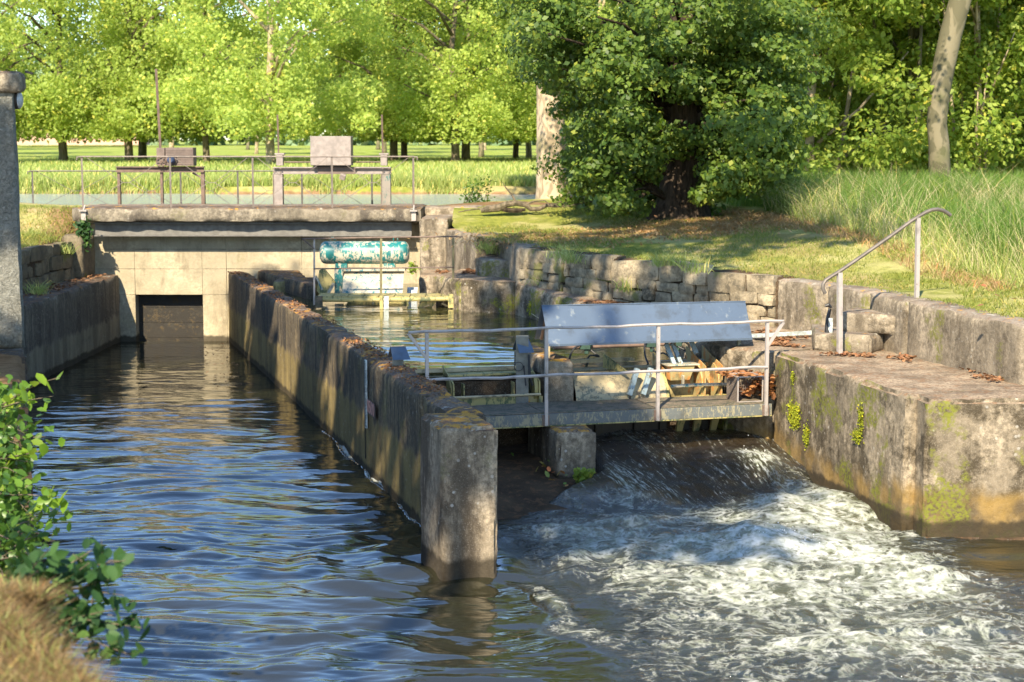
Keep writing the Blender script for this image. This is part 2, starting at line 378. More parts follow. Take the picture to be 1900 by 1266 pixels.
def water_mat(name, deep=(.017,.017,.008), foam=False, rip=1., rough=.04, small=1.):
    m = NM(name); P = m.P
    w1 = m.noise(m.sc(P, (.8, 2.6, 1)), 2.6, 2, .4, .6); w2 = m.noise(m.sc(P, (1.2, 3., 1)), 11, 3, .5, .3)
    h = m.add(m.mul(w1, 1.), m.mul(w2, .10*small)); nb = m.bump(h, .35*rip, .04)
    m.fin(deep, rough, nb, spec=.5); m.b.inputs['IOR'].default_value = 2.3
    if foam:
        fa = m.attr('foam'); ch = m.attr('chute')
        wp = m.noise(P, 1.3, 3, .6, 0, True); q = m.n('ShaderNodeVectorMath'); q.operation = 'MULTIPLY_ADD'
        m.L(wp, q.inputs[0]); m.L((.4, .4, 0), q.inputs[1]); m.L(P, q.inputs[2]); W = q.outputs[0]
        a = m.noise(W, 3.0, 6, .6, .15); rd = m.ma('SUBTRACT', 1., m.mul(m.ma('ABSOLUTE', m.ma('SUBTRACT', a, .5)), 5.))
        a2 = m.noise(W, 8.5, 5, .6, .1); rd2 = m.ma('SUBTRACT', 1., m.mul(m.ma('ABSOLUTE', m.ma('SUBTRACT', a2, .5)), 5.))
        churn = m.add(m.mul(m.noise(W, 1.5, 6, .62), .9), m.add(m.mul(rd, .55), m.mul(rd2, .45)))
        stv = m.noise(m.sc(m.attr_vec('flow'), (15, .8, 1)), 1, 5, .6, .2)
        stv2 = m.noise(m.sc(m.attr_vec('flow'), (38, 6, 1)), 1, 5, .7)
        strk = m.add(m.add(m.mul(stv, 1.5), m.mul(stv2, 2.2)), -.79)
        pat = m.n('ShaderNodeMix'); pat.data_type = 'FLOAT'; m.L(ch, pat.inputs[0]); m.L(churn, pat.inputs[2]); m.L(strk, pat.inputs[3])
        th = m.add(fa, m.mul(m.mul(m.ma('SUBTRACT', pat.outputs[0], 1.08), 1.25), m.ramp(fa, .02, .16)))
        f = m.ramp(th, .34, .98)
        fine = m.noise(P, 60, 4, .7)
        fc = m.mix(m.ramp(m.noise(P, 9, 5, .65), .3, .7), (.22,.24,.17), m.mix(m.ramp(fa, .5, .95), (.50,.51,.46), (.74,.74,.70)))
        fb = m.n('ShaderNodeBsdfDiffuse'); m.L(fc, fb.inputs[0])
        hb = m.bump(m.add(churn, m.add(m.mul(fine, .5), m.mul(m.noise(P, 20, 5, .7), .5))), .3, .025); m.L(hb, fb.inputs['Normal'])
        # suspended bubbles make the churned water a pale green
        m.L(m.mix(m.mul(m.ramp(fa, .16, .9), .60), m.mix(ch, deep, (.050,.036,.020)), (.20,.205,.10)), m.b.inputs['Base Color'])
        h2 = m.add(m.mul(m.noise(W, 6, 6, .65), 1.), m.mul(m.noise(W, 22, 4, .6), .5))
        nb2 = m.bump(m.mul(m.add(h2, m.mul(m.mul(ch, strk), 1.2)), m.ramp(fa, .0, .22)), 1., .09, nb); m.L(nb2, m.b.inputs['Normal'])
        ms = m.n('ShaderNodeMixShader'); m.L(m.mul(f, .93), ms.inputs[0]); m.nt.links.new(m.b.outputs[0], ms.inputs[1]); m.nt.links.new(fb.outputs[0], ms.inputs[2])
        m.nt.links.new(ms.outputs[0], m.o.inputs[0])
    return m.m
def _av(s, name):
    q = s.n('ShaderNodeAttribute'); q.attribute_name = name; return q.outputs['Vector']
NM.attr_vec = _av
WATER = water_mat('dark stream water with foam', foam=True, rip=.75)
POOLW = water_mat('green pool water', (.045,.045,.015), rip=.35, small=1.)
RIVERW = water_mat('pale river water', (.30,.32,.31), rip=.10, rough=.2)

# ================================================================ GROUND
def grid_mesh(name, X, Y, Z, mat, attrs=None, kind='structure', smooth=True):
    ny, nx = X.shape; V = np.stack([X, Y, Z], -1).reshape(-1, 3)
    i = np.arange(ny*nx).reshape(ny, nx); Fc = np.stack([i[:-1,:-1], i[:-1,1:], i[1:,1:], i[1:,:-1]], -1).reshape(-1, 4)
    me = mesh(name, V, Fc, smooth, 0)
    for k, v in (attrs or {}).items():
        if np.ndim(v) == 3:
            a = me.attributes.new(k, 'FLOAT_VECTOR', 'POINT'); a.data.foreach_set('vector', np.ascontiguousarray(v, np.float32).reshape(-1))
        else:
            a = me.attributes.new(k, 'FLOAT', 'POINT'); a.data.foreach_set('value', np.ascontiguousarray(np.broadcast_to(v, X.shape), np.float32).reshape(-1))
    o = link(name, me, mat); return tag(o, kind=kind)
# face line of the upper right-hand wall: y -> x, top height, ledge height
WL = np.array([(-1.52,37.2,2.62,1.9), (-1.0,34.2,2.60,1.9), (.14,31.4,2.54,1.88), (1.66,28.8,2.53,1.80), (3.1,27.2,2.44,1.72), (4.37,25.9,2.36,1.62), (4.95,24.2,2.37,1.62), (5.25,22.9,2.37,1.62), (6.0,20.2,2.32,1.62), (14.0,19.75,2.3,1.62)])
def wl(y, c=0): return np.interp(y, WL[::-1,1], WL[::-1,c])
def far_z(x, y):
    x = np.asarray(x, float); y = np.asarray(y, float); wob = (fbm(x*.35, x*0+3, 2, 3)-.5)
    near = 40.9+wob*.8+2.6*sst(x, -2.2, 1.0); farb = 56+wob*1.6
    inriv = sst(y, near-.5, near+.5)*sst(y, farb+.35, farb-.25)*sst(x, 9, 6)
    return 2.98+(fbm(x*.4, y*.4, 5, 3)-.5)*.22*(1-sst(y, 39.5, 38.9))-1.3*inriv+.9*sst(x, 16, 40)*(y > 0)+sst(y, 120, 500)*1.0+sst(x, 14, 40)*0, inriv
xs = np.concatenate([np.linspace(0, 8, 90), 8+np.linspace(0, 1, 40)[1:]**2*70]); ys = np.concatenate([np.linspace(-4, 14, 30)[:-1], np.linspace(14, 38.9, 190)])
Y, O = np.meshgrid(ys, xs, indexing='ij'); X = wl(Y)+.22+O; zt = wl(Y, 2)
Z = zt-.01+(3.0-zt)*sst(O, .3, 7)+.5*sst(X, 14, 40)+(fbm(X*.5, Y*.5, 0, 4)-.5)*.22*sst(O, 0, 2.5)+(fbm(X*3, Y*3, 1, 3)-.5)*.05*sst(O, 0.1, .8)
kb = sst(Y, 36.6, 38.9); Z = Z*(1-kb)+far_z(X, Y)[0]*kb
# the long grass begins behind this line
tall = sst(Y-(33.5-(X-5.1)*5.0), -1.0, 1.8)*sst(X, 4.5, 6.5)
limex, limey = 3.5, 35.6
dl = np.hypot((X-limex-.1)/3.0, (Y-limey+2.5)/1.7)
dry = np.clip(.95*np.exp(-dl**2)+.35*np.exp(-((Y-(33.0-(X-5.1)*4.6))/1.6)**2)*sst(X, 4, 5.5), 0, 1)
grid_mesh('lawn', X, Y, Z, GROUND, dict(lush=tall*.35, dry=dry, earth=.25*np.exp(-(O/.35)**2)))
def lawn_z(x, y):
    o = np.maximum(x-wl(y)-.22, 0); zt = wl(y, 2)
    z = zt-.01+(3.0-zt)*sst(o, .3, 7)+.5*sst(x, 14, 40)+(fbm(x*.5, y*.5, 0, 4)-.5)*.22*sst(o, 0, 2.5)+(fbm(x*3, y*3, 1, 3)-.5)*.05*sst(o, .1, .8)
    kb = sst(y, 36.6, 38.9); return z*(1-kb)+far_z(x, y)[0]*kb
# land behind the bridge, river bed and meadow
xs = np.concatenate([-300+np.linspace(0, 1, 40)[:-1]**.5*260, np.linspace(-40, 30, 260), 30+np.linspace(0, 1, 40)[1:]**2*270]); ys = np.concatenate([np.linspace(38.9, 70, 180), 70+np.linspace(0, 1, 90)[1:]**2*730])
Y, X = np.meshgrid(ys, xs, indexing='ij')
Z, inr = far_z(X, Y)
Z = Z+.5*sst(X, 14, 40)*sst(Y, 60, 38.9)*0
bank = np.clip(inr*(1-inr)*4, 0, 1)
strip = .5+.5*np.sin((Y-58)*.30)
mead = sst(Y, 56.5, 59)
grid_mesh('meadow', X, Y, Z, GROUND, dict(lush=np.clip(mead*(.55+.35*strip)+sst(X, 5, 8)*.5, 0, 1), dry=mead*(.30+.16*strip), earth=np.clip(bank*1.2+.9*np.exp(-((Y-40.5-(X+1)*.3)/.7)**2)*sst(X, -2.5, -1)*sst(X, 2.5, 0), 0, 1)))
# near-left bank
def blx(y): return -.285*np.asarray(y, float)
def ledge_x(y): return np.where(y > 6.4, blx(y)+.02, -1.50-.67*(np.maximum(y, 2.5)-5.46))
ys = np.concatenate([np.linspace(-6, 4.5, 20)[:-1], np.linspace(4.5, 9, 70)[:-1], np.linspace(9, 22.75, 60)]); xs = np.linspace(0, 1, 90)**1.6*22
Y, O = np.meshgrid(ys, xs, indexing='ij')
edge = ledge_x(Y)
edge = np.minimum(edge, 5.)
X = edge-O
def left_z(x, y): return 2.78-.95*sst(y, 6.2, 8.0)-.18*sst(y, 9, 15)+(fbm(x*1.2, y*1.2, 3, 3)-.5)*.14
Z = left_z(X, Y)
Z = Z-np.where(O == 0, 2.9, 0)-np.where((O > 0) & (O < .06), .05, 0)
grid_mesh('left_bank', X, Y, Z, GROUND, dict(lush=0*X, dry=sst(Y, 16, 9), earth=.9*sst(Y, 12, 17)))
# far-left bank: ledge, terraces
ys = np.linspace(22.7, 38.95, 90); xs = np.concatenate([np.linspace(0, 4, 60), np.linspace(4.4, 60, 24)])
Y, O = np.meshgrid(ys, xs, indexing='ij'); X = -9.62-O*1.0+.02*np.sin(Y*2)
def terr_z(x, y):
    o = -9.62-x; z = 1.72+.60*sst(o, .0, .18)+.40*sst(o+(y-34)*.3, .8, 3.6)+(fbm(x*1.5, y*1.5, 6, 3)-.5)*.14; k = sst(y, 37.4, 38.9); return z*(1-k)+(far_z(x, y)[0])*k
Z = terr_z(X, Y)
grid_mesh('terrace', X, Y, Z, GROUND, dict(lush=.0+0*X, dry=.42+0*X, earth=.55*np.exp(-(O/.8)**2)+.2))
o = MB().add([(-80,-10,-1.3), (80,-10,-1.3), (80,45,-1.3), (-80,45,-1.3)], [(0,1,2,3)]).build('channel_bed', DARKM); tag(o, kind='structure')

# ================================================================ WATER
S_U = Vector((.9627, .2706, 0)); S_V = Vector((-.2706, .9627, 0)); S_O = Vector((-.17, 21.97, 0))
SOFF = 0.
def W(s, t, z): return S_O+S_U*(s+SOFF)+S_V*t+Vector((0, 0, z))
def st_of(x, y):
    dx, dy = x+.17, y-21.97
    return dx*.9627+dy*.2706, -dx*.2706+dy*.9627
ny, nx = 620, 560
vy = np.linspace(0, 1, ny); ys = 12.9/(1-vy*(1-12.9/38.35))
uu = np.linspace(-1, 1, nx)
Y, U = np.meshgrid(ys, uu, indexing='ij')
X = np.where(U < 0, U*(.30*Y+.3), U*np.minimum(.345*Y+.15*Y*sst(U, .75, 1), 9.5))
s, t = st_of(X, Y)
# wave field: swell across the view, finer ripples towards the camera
wx = X+(fbm(X*.4, Y*.4, 0, 2, 1)-.5)*1.6; wy = Y+(fbm(X*.5, Y*.5, 4, 2, 2)-.5)*1.2
amp = .55+.9*sst(Y, 30, 20)
h = (fbm(wx*.45, wy*1.5, 0, 1, 0)-.5)*.04+(fbm(wx*.95, wy*3.3, 0, 2, 0)-.5)*.072+(fbm(wx*2.3+3, wy*8.5, 2, 2, 3)-.5)*.020+(fbm(wx*3.5+3, wy*11, 2, 1, 3)-.5)*.006
h = h*amp*(1-.45*sst(Y, 32, 37))
# wake turning round the nose of the pier
dw = np.hypot(X+.75, Y-18.2); ang = np.arctan2(Y-18.2, X+.75)
h += .035*np.sin(dw*9+ang*2+fbm(X*2, Y*2, 1, 2)*3)*np.exp(-((dw-1.3)/1.1)**2)*sst(X, -3.5, -1.0)*sst(Y, 21, 18.5)
# foam field, in metres
def ga(cx, cy, rx, ry, rot=0.):
    c_, s_ = math.cos(rot), math.sin(rot); dx, dy = X-cx, Y-cy
    return np.exp(-((dx*c_+dy*s_)/rx)**2-((-dx*s_+dy*c_)/ry)**2)
right_of = sst(X-(-.15-(17.6-Y)*-.12), 0.0, 1.3)
inch = sst(s, 1.2, 1.3)*sst(t, -1.45, -1.2)
toe_t = -1.35-.95*sst(s, .4, 2.2)+.9*sst(s, 2.9, 3.6)+(fbm(s*1.7, s*0+9, 0, 3)-.5)*.7
ap = np.clip(.150*(t+1.75), -.4, .34)
left_lim = 1.22-1.1*sst(t, -.4, -1.5)
fl = sst(s, left_lim-.12, left_lim+.12)*sst(t, toe_t-.05, toe_t+.55)
right_swell = .16*np.exp(-((s-3.15-.25*(-t))/.42)**2)*sst(t, .1, -.8)*sst(t, -3.4, -2.2)
chz = np.clip(ap+.10, -.05, .8)*fl
foam = np.zeros_like(X)
foam += 1.05*ga(1.15, 19.75, 1.25, .40, .3)+1.3*ga(2.7, 19.3, 1.1, .75, -.1)+1.25*ga(2.9, 18.1, 1.5, .8, -.35)
foam += 1.15*ga(3.55, 20.5, .55, 1.5, .35)+.75*ga(3.9, 18.1, 1.3, .75, -.5)+.55*ga(1.2, 18.6, 1.2, .7, 0)+.45*ga(2.3, 16.9, 1.5, .5, -.25)
foam += .42*ga(3.6, 16.5, 1.3, .8, -.5)+.26*ga(4.2, 15.2, 1.3, .8, -.6)+.22*ga(2.2, 15.2, 1.6, .9, 0)+.40*ga(3.2, 14.9, .9, .3, -.2)
foam = .72*(1-np.exp(-foam*.55*(.2+1.6*fbm(X*.9, Y*1.3, 4, 3))**1.6)); right_of = sst(X-(-.15-(17.6-Y)*-.12)+(fbm(X*1.3, Y*1.3, 1, 3)-.5)*1.6, -.1, 1.6); foam += .18*right_of*(.55+1.0*vn(X*.7, Y*1.1, 2))*sst(Y, 22.5, 20.5)*sst(X, 5.8, 4.2)+.10*right_of
foam += 1.6*ga(.33, 16.35, .14, .75, .32)+.5*ga(.6, 15.3, .15, .6, .5)
foam *= np.where(Y > 17.3, sst(X+.281*(Y-17.5)+.10, .0, .5), sst(X+.10-(17.5-Y)*.18+(fbm(X*1.5, Y*1.5, 6, 3)-.5)*1.5, -.3, .9))
foam *= 1-.9*np.exp(-((X-5.2)/.9)**2-((Y-18.0)/1.0)**2)
foam += 1.1*np.exp(-((X-(-.80-.281*(Y-19.0)+.04*np.sin(Y*3)))/.028)**2)*sst(Y, 17.6, 18.4)*sst(Y, 27, 24)
on_ch = fl*sst(t, toe_t+.25, toe_t+.8)
f_ch = .10+.30*vn(s*2.3, t*.9, 3)+.35*np.exp(-((s-1.25+.1*t)/.16)**2)*sst(t, -.2, -.7)+.75*np.exp(-((s-3.35-.12*(-t))/.28)**2)*sst(t, .15, -.35)+.20*np.exp(-((s-1.55+.10*np.sin(t*2)+.15*t)/.22)**2)*sst(t, .1, -.4)+.16*np.exp(-((s-2.15+.2*t+.08*np.sin(t*3))/.12)**2)*sst(t, -1.6, -.3)+.30*np.exp(-((s-1.2-.3*t)/.5)**2)*sst(t, -.9, -1.3)
foam = np.where(on_ch > 0, foam*(1-on_ch)+on_ch*f_ch, foam)
foam = np.clip(foam, 0, 1.35)
turb = np.clip(foam*1.2+.10*right_of+.08*sst(Y, 17.5, 15)*sst(X, -2.5, 0), 0, 1)*(1-on_ch*.75)
h = h*(1-.7*on_ch)+chz+right_swell
h += turb*((fbm(X*1.4, Y*1.9, 0, 3, 1)-.42)*.24+(fbm(X*5, Y*6, 3, 2, 2)-.5)*.05)
bo = .20*ga(2.75, 18.9, .8, .5, -.1)+.10*ga(3.3, 20.3, .35, 1.0, .3)+.09*ga(1.1, 19.7, 1., .25, .3)+.12*ga(3.1, 14.9, .7, .35)+.05*ga(4.0, 17.6, .9, .3, -.5)
h += bo*(.6+.8*fbm(X*3, Y*3, 8, 3))
h += on_ch*((fbm(s*3, t*.8, 2, 3)-.5)*.10+(fbm(s*11, t*1.6, 2, 2)-.5)*.03)
h = np.where((t > .2), np.minimum(h, .6), h)
flow = np.stack([s+t*.12*np.sin(s*1.3), t, 0*s], -1)
grid_mesh('stream_water', X, Y, h, WATER, dict(foam=foam, chute=on_ch, flow=flow))
WX, WY, WH, WF = X, Y, h, foam
# divider centre line
DL = np.array([(-6.15,38.4), (-2.83,26.4), (-1.04,19.8), (-.35,17.3)])
def dlx(y): return np.interp(y, DL[::-1,1], DL[::-1,0])
ys = np.linspace(22.4, 38.3, 260); uu = np.linspace(0, 1, 200); Y, U = np.meshgrid(ys, uu, indexing='ij')
X = (dlx(Y)+.2)*(1-U)+(wl(Y)+.2)*U; s, t = st_of(X, Y)
Y2 = Y+np.where(t < 1.35, 1.35-t, 0)*.9627*(Y < 27); X2 = X-np.where(t < 1.35, 1.35-t, 0)*.2706*(Y < 27)
h = 1.30+(fbm(X*.9, Y*2.6, 0, 3)-.5)*.022+(fbm(X*3, Y*8, 3, 2)-.5)*.008
h += .018*np.sin(Y*9+fbm(X*2, Y*.6, 0, 2)*5)*np.exp(-((Y-25.8)/1.3)**2)*sst(X, 1.5, .3)
grid_mesh('pool_water', X2, Y2, h, POOLW)
o = MB().add([(-300,40.3,2.72), (9.5,40.3,2.72), (9.5,59,2.72), (-300,59,2.72)], [(0,1,2,3)]).build('river', RIVERW); tag(o, kind='structure')
# ================================================================ CONCRETE WORKS
def off(p, q, d):   # point moved sideways (to the right of p->q) by d
    return p
T = .42
def seg_norm(i):
    a, b = DL[i], DL[i+1]; d = (b-a)/np.linalg.norm(b-a); return np.array([-d[1], d[0]])*1
LA = [tuple(P(420,505,1.57).xy), tuple(P(605,615,1.57).xy), tuple(P(782,732,1.57).xy), tuple(P(800,760,1.57).xy)]
LA[0] = (LA[0][0]-.02, 38.42)
nrm = [(.96*T, .28*T)]*4
RA = [(a[0]+n[0], a[1]+n[1]*.6) for a, n in zip(LA, nrm)]; RA[0] = (RA[0][0], 38.42)
blocks = [prism([LA[i+1], RA[i+1], RA[i], LA[i]], -.5, 1.57) for i in (0, 1)]
d_ = thing('dividing_wall', 'long dark mossy concrete wall dividing the left channel from the pool', 'wall', (LA[1][0], LA[1][1], 0))
rough_obj('wall_section', [blocks[0]], C_wall, d_, res=.085, amp=.014, chip=.035)
rough_obj('wall_section', [prism([LA[2], RA[2], (RA[1][0]+.001, RA[1][1]-.012), (LA[1][0]+.001, LA[1][1]-.012)], -.5, 1.565)], C_wall, d_, res=.075, amp=.014, chip=.035)
LE = (-.66, 18.35)
rough_obj('wall_section', [prism([LE, (LE[0]+.40, LE[1]+.11), (RA[2][0]-.001, RA[2][1]-.010), (LA[2][0]+.001, LA[2][1]-.010)], -.5, 1.56)], C_wall, d_, res=.075, amp=.014, chip=.035)
# thicker stub at the upstream end
rough_obj('wall_stub', [prism([(-4.15,34.6), (-3.92,34.5), (-4.75,38.40), (-5.7,38.40)], 0, 1.60)], C_wall, d_, res=.09, amp=.016, chip=.04)
# nose pier
p0 = P(822,1079,0); p1 = P(925,1077,0); dv = Vector((-.281, 1, 0))*.93
q = [(p0.x, p0.y), (p1.x, p1.y), (p1.x+dv.x+.02, p1.y+dv.y), (p0.x+dv.x-.02, p0.y+dv.y)]
o = rough_obj('nose_pier', [prism(q, -.5, 1.60)], C_pier, None, res=.05, amp=.014, chip=.045)
tag(o, 'squared concrete pier end with orange lichen top, standing in the water nearest the viewer', 'pier')
def staff():
    a, b = Vector((*LA[1], 0)), Vector((*LA[2], 0)); d = (b-a).normalized(); n = Vector((d.y, -d.x, 0))
    if n.x > 0: n = -n
    g = P(681,700,1.3)   # along the wall face
    k = 0
    # find face point whose column is px 681
    best = min((abs(950+F_PX*((a+d*k_).x/(a+d*k_).y)-681), k_) for k_ in np.linspace(0, 8, 800))[1]
    c = a+d*best+n*.035
    st = thing('water_gauge', 'white water level gauge ladder with black marks fixed to the dividing wall', 'gauge', tuple(c+Vector((0, 0, .55))))
    M_ = Matrix((d, Vector((0, 0, 1)).cross(d)*1, Vector((0, 0, 1)))).transposed()
    m = MB(); m.box(c+Vector((0, 0, 1.10)), (.10, .02, .92), M_); m.build('staff_board', WHITE, st)
    ii = 0
    for k in range(38):
        z = .67+k*.0235; big = k % 5 == 0
        m = MB(); m.box(c+d*((-.022 if k % 2 else .016)*(1 if not big else .4))+n*.0125+Vector((0, 0, z)), (.055 if not big else .085, .006, .0125), M_); m.build('mark', INK, st)
    # small faded number plate
    c2 = a+d*(best+.42)+n*.045+Vector((0, 0, .965))
    pl = thing('number_plate', 'small faded plate of pinkish numerals beside the gauge ladder', 'sign', tuple(c2))
    m = MB(); m.box(c2, (.52, .012, .19), M_); m.build('plate', simple('dark plate enamel', (.10,.075,.06), .7), pl)
    cu = bpy.data.curves.new('numerals', 'FONT'); cu.body = '0500'; cu.size = .25; cu.align_x = 'CENTER'; cu.align_y = 'CENTER'; cu.extrude = .003
    t = bpy.data.objects.new('numerals', cu); COL.objects.link(t)
    dg = bpy.context.evaluated_depsgraph_get(); me = bpy.data.meshes.new_from_object(t.evaluated_get(dg)); bpy.data.objects.remove(t)
    zz = Vector((0, 0, 1)); out = d.cross(zz)
    if out.dot(n) < 0: d2 = -d
    else: d2 = d
    out = d2.cross(zz)
    mt = Matrix((d2, zz, out)).transposed().to_4x4(); mt.translation = c2+n*.010
    me.transform(mt); me.materials.clear(); link('numerals', me, PINK, pl)
    m = MB()
    e = a+d*(best-.12)+n*.03
    m.tube([e+Vector((0,0,1.5)), e+Vector((0,0,.2))], .008, 6); tag(m.build('gauge_cable', BLACK, None), 'thin cable running down the wall left of the gauge ladder', 'cable')
staff()

# back wall of cast panels with the sluice opening
bw = thing('bridge_wall', 'pale cast concrete wall under the bridge with a square sluice opening', 'wall', (-5, 38.5, 0))
cx = lambda px: Q(px, 500, 38.4).x
cols = [cx(v) for v in (148, 250, 375, 420, 560, 690, 784)]; rows = [-.4, .92, 1.10, 1.62, 2.06, 2.62]
zo = P(300,632,0); op_top = Q(312, 547, 38.4).z
rows[2] = op_top
for ci in range(6):
    for ri in range(5):
        if ci == 1 and ri in (0, 1): continue
        x0, x1, z0, z1 = cols[ci]+.0015, cols[ci+1]-.0015, rows[ri]+.0015, rows[ri+1]-.0015
        if ri == 1 and ci != 1: continue
        if ri == 0 and ci != 1: z1 = rows[2]-.0015
        dy = random.uniform(-.002, .002)
        o = rough_obj('concrete_panel', [prism([(x0, 38.40+dy), (x1, 38.40+dy), (x1, 38.75), (x0, 38.75)], z0, z1)], C_back, bw, res=.16, amp=.004, chip=.003)
MB().box(((cols[0]+cols[-1])/2, 39.05, 1.9), (cols[-1]-cols[0], .3, 1.5)).build('backing', C_back, bw)
gate = thing('sluice_gate', 'dark wet timber sluice gate inside the square opening', 'gate', ((cols[1]+cols[2])/2, 38.8, 0))
zb = -.3; k = 0
while zb < op_top:
    hgt = .34; m = MB(); z1 = min(zb+hgt-.003, op_top)
    o = rough_obj('plank', [prism([(cols[1]-.05, 38.74-.006*(k % 2)), (cols[2]+.05, 38.74-.006*(k % 2)), (cols[2]+.05, 38.84), (cols[1]-.05, 38.84)], zb, z1)], PLANK, gate, res=.2, amp=.003, chip=.001)
    zb += hgt; k += 1

# bridge slab
sl = thing('sluice_bridge', 'weathered concrete footbridge slab with steel channel beam beneath', 'bridge', (-5.9, 38.2, 2.6))
xl, xr = Q(130,380,37.75).x, Q(783,383,37.75).x
zt = 3.0; zb_ = 2.69
rough_obj('slab', [prism([(xl, 37.80), (xr, 37.80), (xr, 40.3), (xl, 40.3)], zb_, zt)], C_slab, sl, res=.1, amp=.014, chip=.03)
m = MB(); y0 = 38.0
m.box(((xl+xr)/2+.1, y0+.05, 2.66), (xr-xl-.7, .16, .03)); m.box(((xl+xr)/2+.1, y0+.11, 2.52), (xr-xl-.7, .02, .28)); m.box(((xl+xr)/2+.1, y0+.05, 2.385), (xr-xl-.7, .16, .03))
m.build('channel_beam', simple('dull grey steel beam', (.16,.15,.13), .6), sl)
rough_obj('ledge_beam', [prism([(xl+.25, 38.2), (xr-.05, 38.2), (xr-.05, 38.8), (xl+.25, 38.8)], 2.625, 2.69)], C_slab, sl, res=.2, amp=.01, chip=.01)

# left channel wall and its ledge
lw = [tuple(P(212,640,0).xy), tuple(P(48,720,0).xy)]
lw[0] = (lw[0][0], 38.4); far = [(-8.86, 38.4), lw[1], (-6.55, 23.0)]
lw_b = [prism([(lw[1][0], lw[1][1]), (lw[0][0], 38.38), (-10.2, 38.38), (-10.2, lw[1][1])], -.5, 1.50)]
o = rough_obj('channel_wall', lw_b, C_left, None, res=.1, amp=.014, chip=.04)
tag(o, 'stained concrete retaining wall with leaf strewn ledge on the left of the channel', 'wall')
o = rough_obj('bank_wall', [prism([(-6.52, 22.9), (lw[1][0]-.03, lw[1][1]-.01), (-12, lw[1][1]-.01), (-12, 22.9)], -.5, 1.47)], C_left, None, res=.2, amp=.014, chip=.03)
tag(o, 'concrete bank wall hidden behind the grey rendered building', 'wall')
bl = [(float(blx(y)), y) for y in (22.88, 16, 10, 5.2)]
zz = [1.66, 1.9, 2.6, 2.72]
m = MB()
def bankf(u, v):
    y = 22.88-(22.88-5.0)*u; x = float(blx(y)); zt_ = float(left_z(np.array(x-.3), np.array(y)))-.06
    return (x+.02+.04*(vn(y*3, v*4)-.5), y, -.5+(zt_+.5)*v)
m.grid(bankf, 120, 16); m.grid(lambda u, v: (bankf(u, 1)[0]-v*.34, bankf(u, 1)[1], bankf(u, 1)[2]), 120, 2)
o = m.build('left_bank_wall', C_apron, None, True); tag(o, 'dark earthy retaining wall of the near left bank below the bushes', 'wall')

# far left rubble wall
sw = thing('rubble_wall', 'rubble stone wall with mossy gaps beside the left end of the bridge', 'wall', (-9.5, 36, 1.5))
o = rough_obj('wall_core', [prism([(-9.62, 32.5), (-9.50, 38.35), (-10.0, 38.35), (-10.0, 32.5)], 1.45, 2.30)], C_apron, sw, res=.15, amp=.03, chip=.05)
def make_stones(x0y0, x1y1, z0, z1, rows_, length, mat, parent, outn, thick=.2, jit=.35, lab=None, n=3, round_=.5, zfun=None):
    a, b = Vector((*x0y0, 0)), Vector((*x1y1, 0)); d = (b-a); Ltot = d.length; d.normalize(); nn = Vector((*outn, 0)).normalized()
    rh = (z1-z0)/rows_; res = []
    for r_ in range(rows_):
        s_ = -random.random()*length*.5
        while s_ < Ltot:
            l = length*random.uniform(1-jit, 1+jit*1.9); s0, s1 = max(s_, 0), min(s_+l, Ltot)
            if s1-s0 > .07:
                zz0 = z0+r_*rh+random.uniform(-.02, .02); zz1 = zz0+rh*random.uniform(.90, 1.04)
                c = a+d*((s0+s1)/2)+Vector((0, 0, (zz0+zz1)/2)); pr = random.uniform(-.03, .04); hw = (s1-s0)/2-.011
                V = []; Fc = []
                m_ = MB(); nu, nv = 4, 3; tw = random.uniform(-.12, .12)
                def f(u, v):
                    su, sv = 2*u-1, 2*v-1; sk = random_r[0]
                    e = max(abs(su), abs(sv)); bul = (1-e**8)*.016*round_*2+(vn(c.x*5+u*3, c.z*7+v*3, s0*3)-.5)*.055
                    cc = 1-.07*abs(su*sv)+.10*(vn(c.x*9+su, c.z*9+sv, 5)-.5)
                    return c+d*(su*hw*cc)+Vector((0, 0, sv*(zz1-zz0)/2*cc+su*tw*rh*.5))+nn*(pr+bul)
                random_r = [0]
                m_.grid(f, nu, nv); n0 = len(m_.v)
                ring = [i*(nv+1) for i in range(nu+1)]+[nu*(nv+1)+j for j in range(1, nv+1)]+[i*(nv+1)+nv for i in range(nu-1, -1, -1)]+[j for j in range(nv-1, 0, -1)]
                for i in ring: m_.v.append(tuple(Vector(m_.v[i])-nn*thick))
                for k_ in range(len(ring)): k2 = (k_+1) % len(ring); m_.f.append((ring[k_], ring[k2], n0+k2, n0+k_))
                o = m_.build('stone', mat, parent, True, 60); res.append(o)
            s_ += l
    return res
make_stones((-9.60, 33.0), (-9.48, 37.2), 1.48, 2.34, 3, .62, STONE_D, sw, (1, -.1), jit=.4)
o = rough_obj('stone_block', [prism([(-9.75, 37.25), (-9.28, 37.22), (-9.25, 38.3), (-9.9, 38.3)], 1.45, 2.42)], STONE_D, sw, res=.1, amp=.03, chip=.06)
for (x0, x1, y0, z0, z1, lb) in ((-11.6,-10.2,38.2,2.35,2.62,'low concrete step edge beside the left end of the bridge'), (-10.4,-9.9,39.2,2.6,2.85,'upper concrete step edge against the left end of the bridge slab')):
    o = rough_obj('kerb_block', [prism([(x0, y0), (x1, y0), (x1, y0+.7), (x0, y0+.7)], z0, z1)], C_slab, None, res=.12, amp=.012, chip=.03); tag(o, lb, 'step')

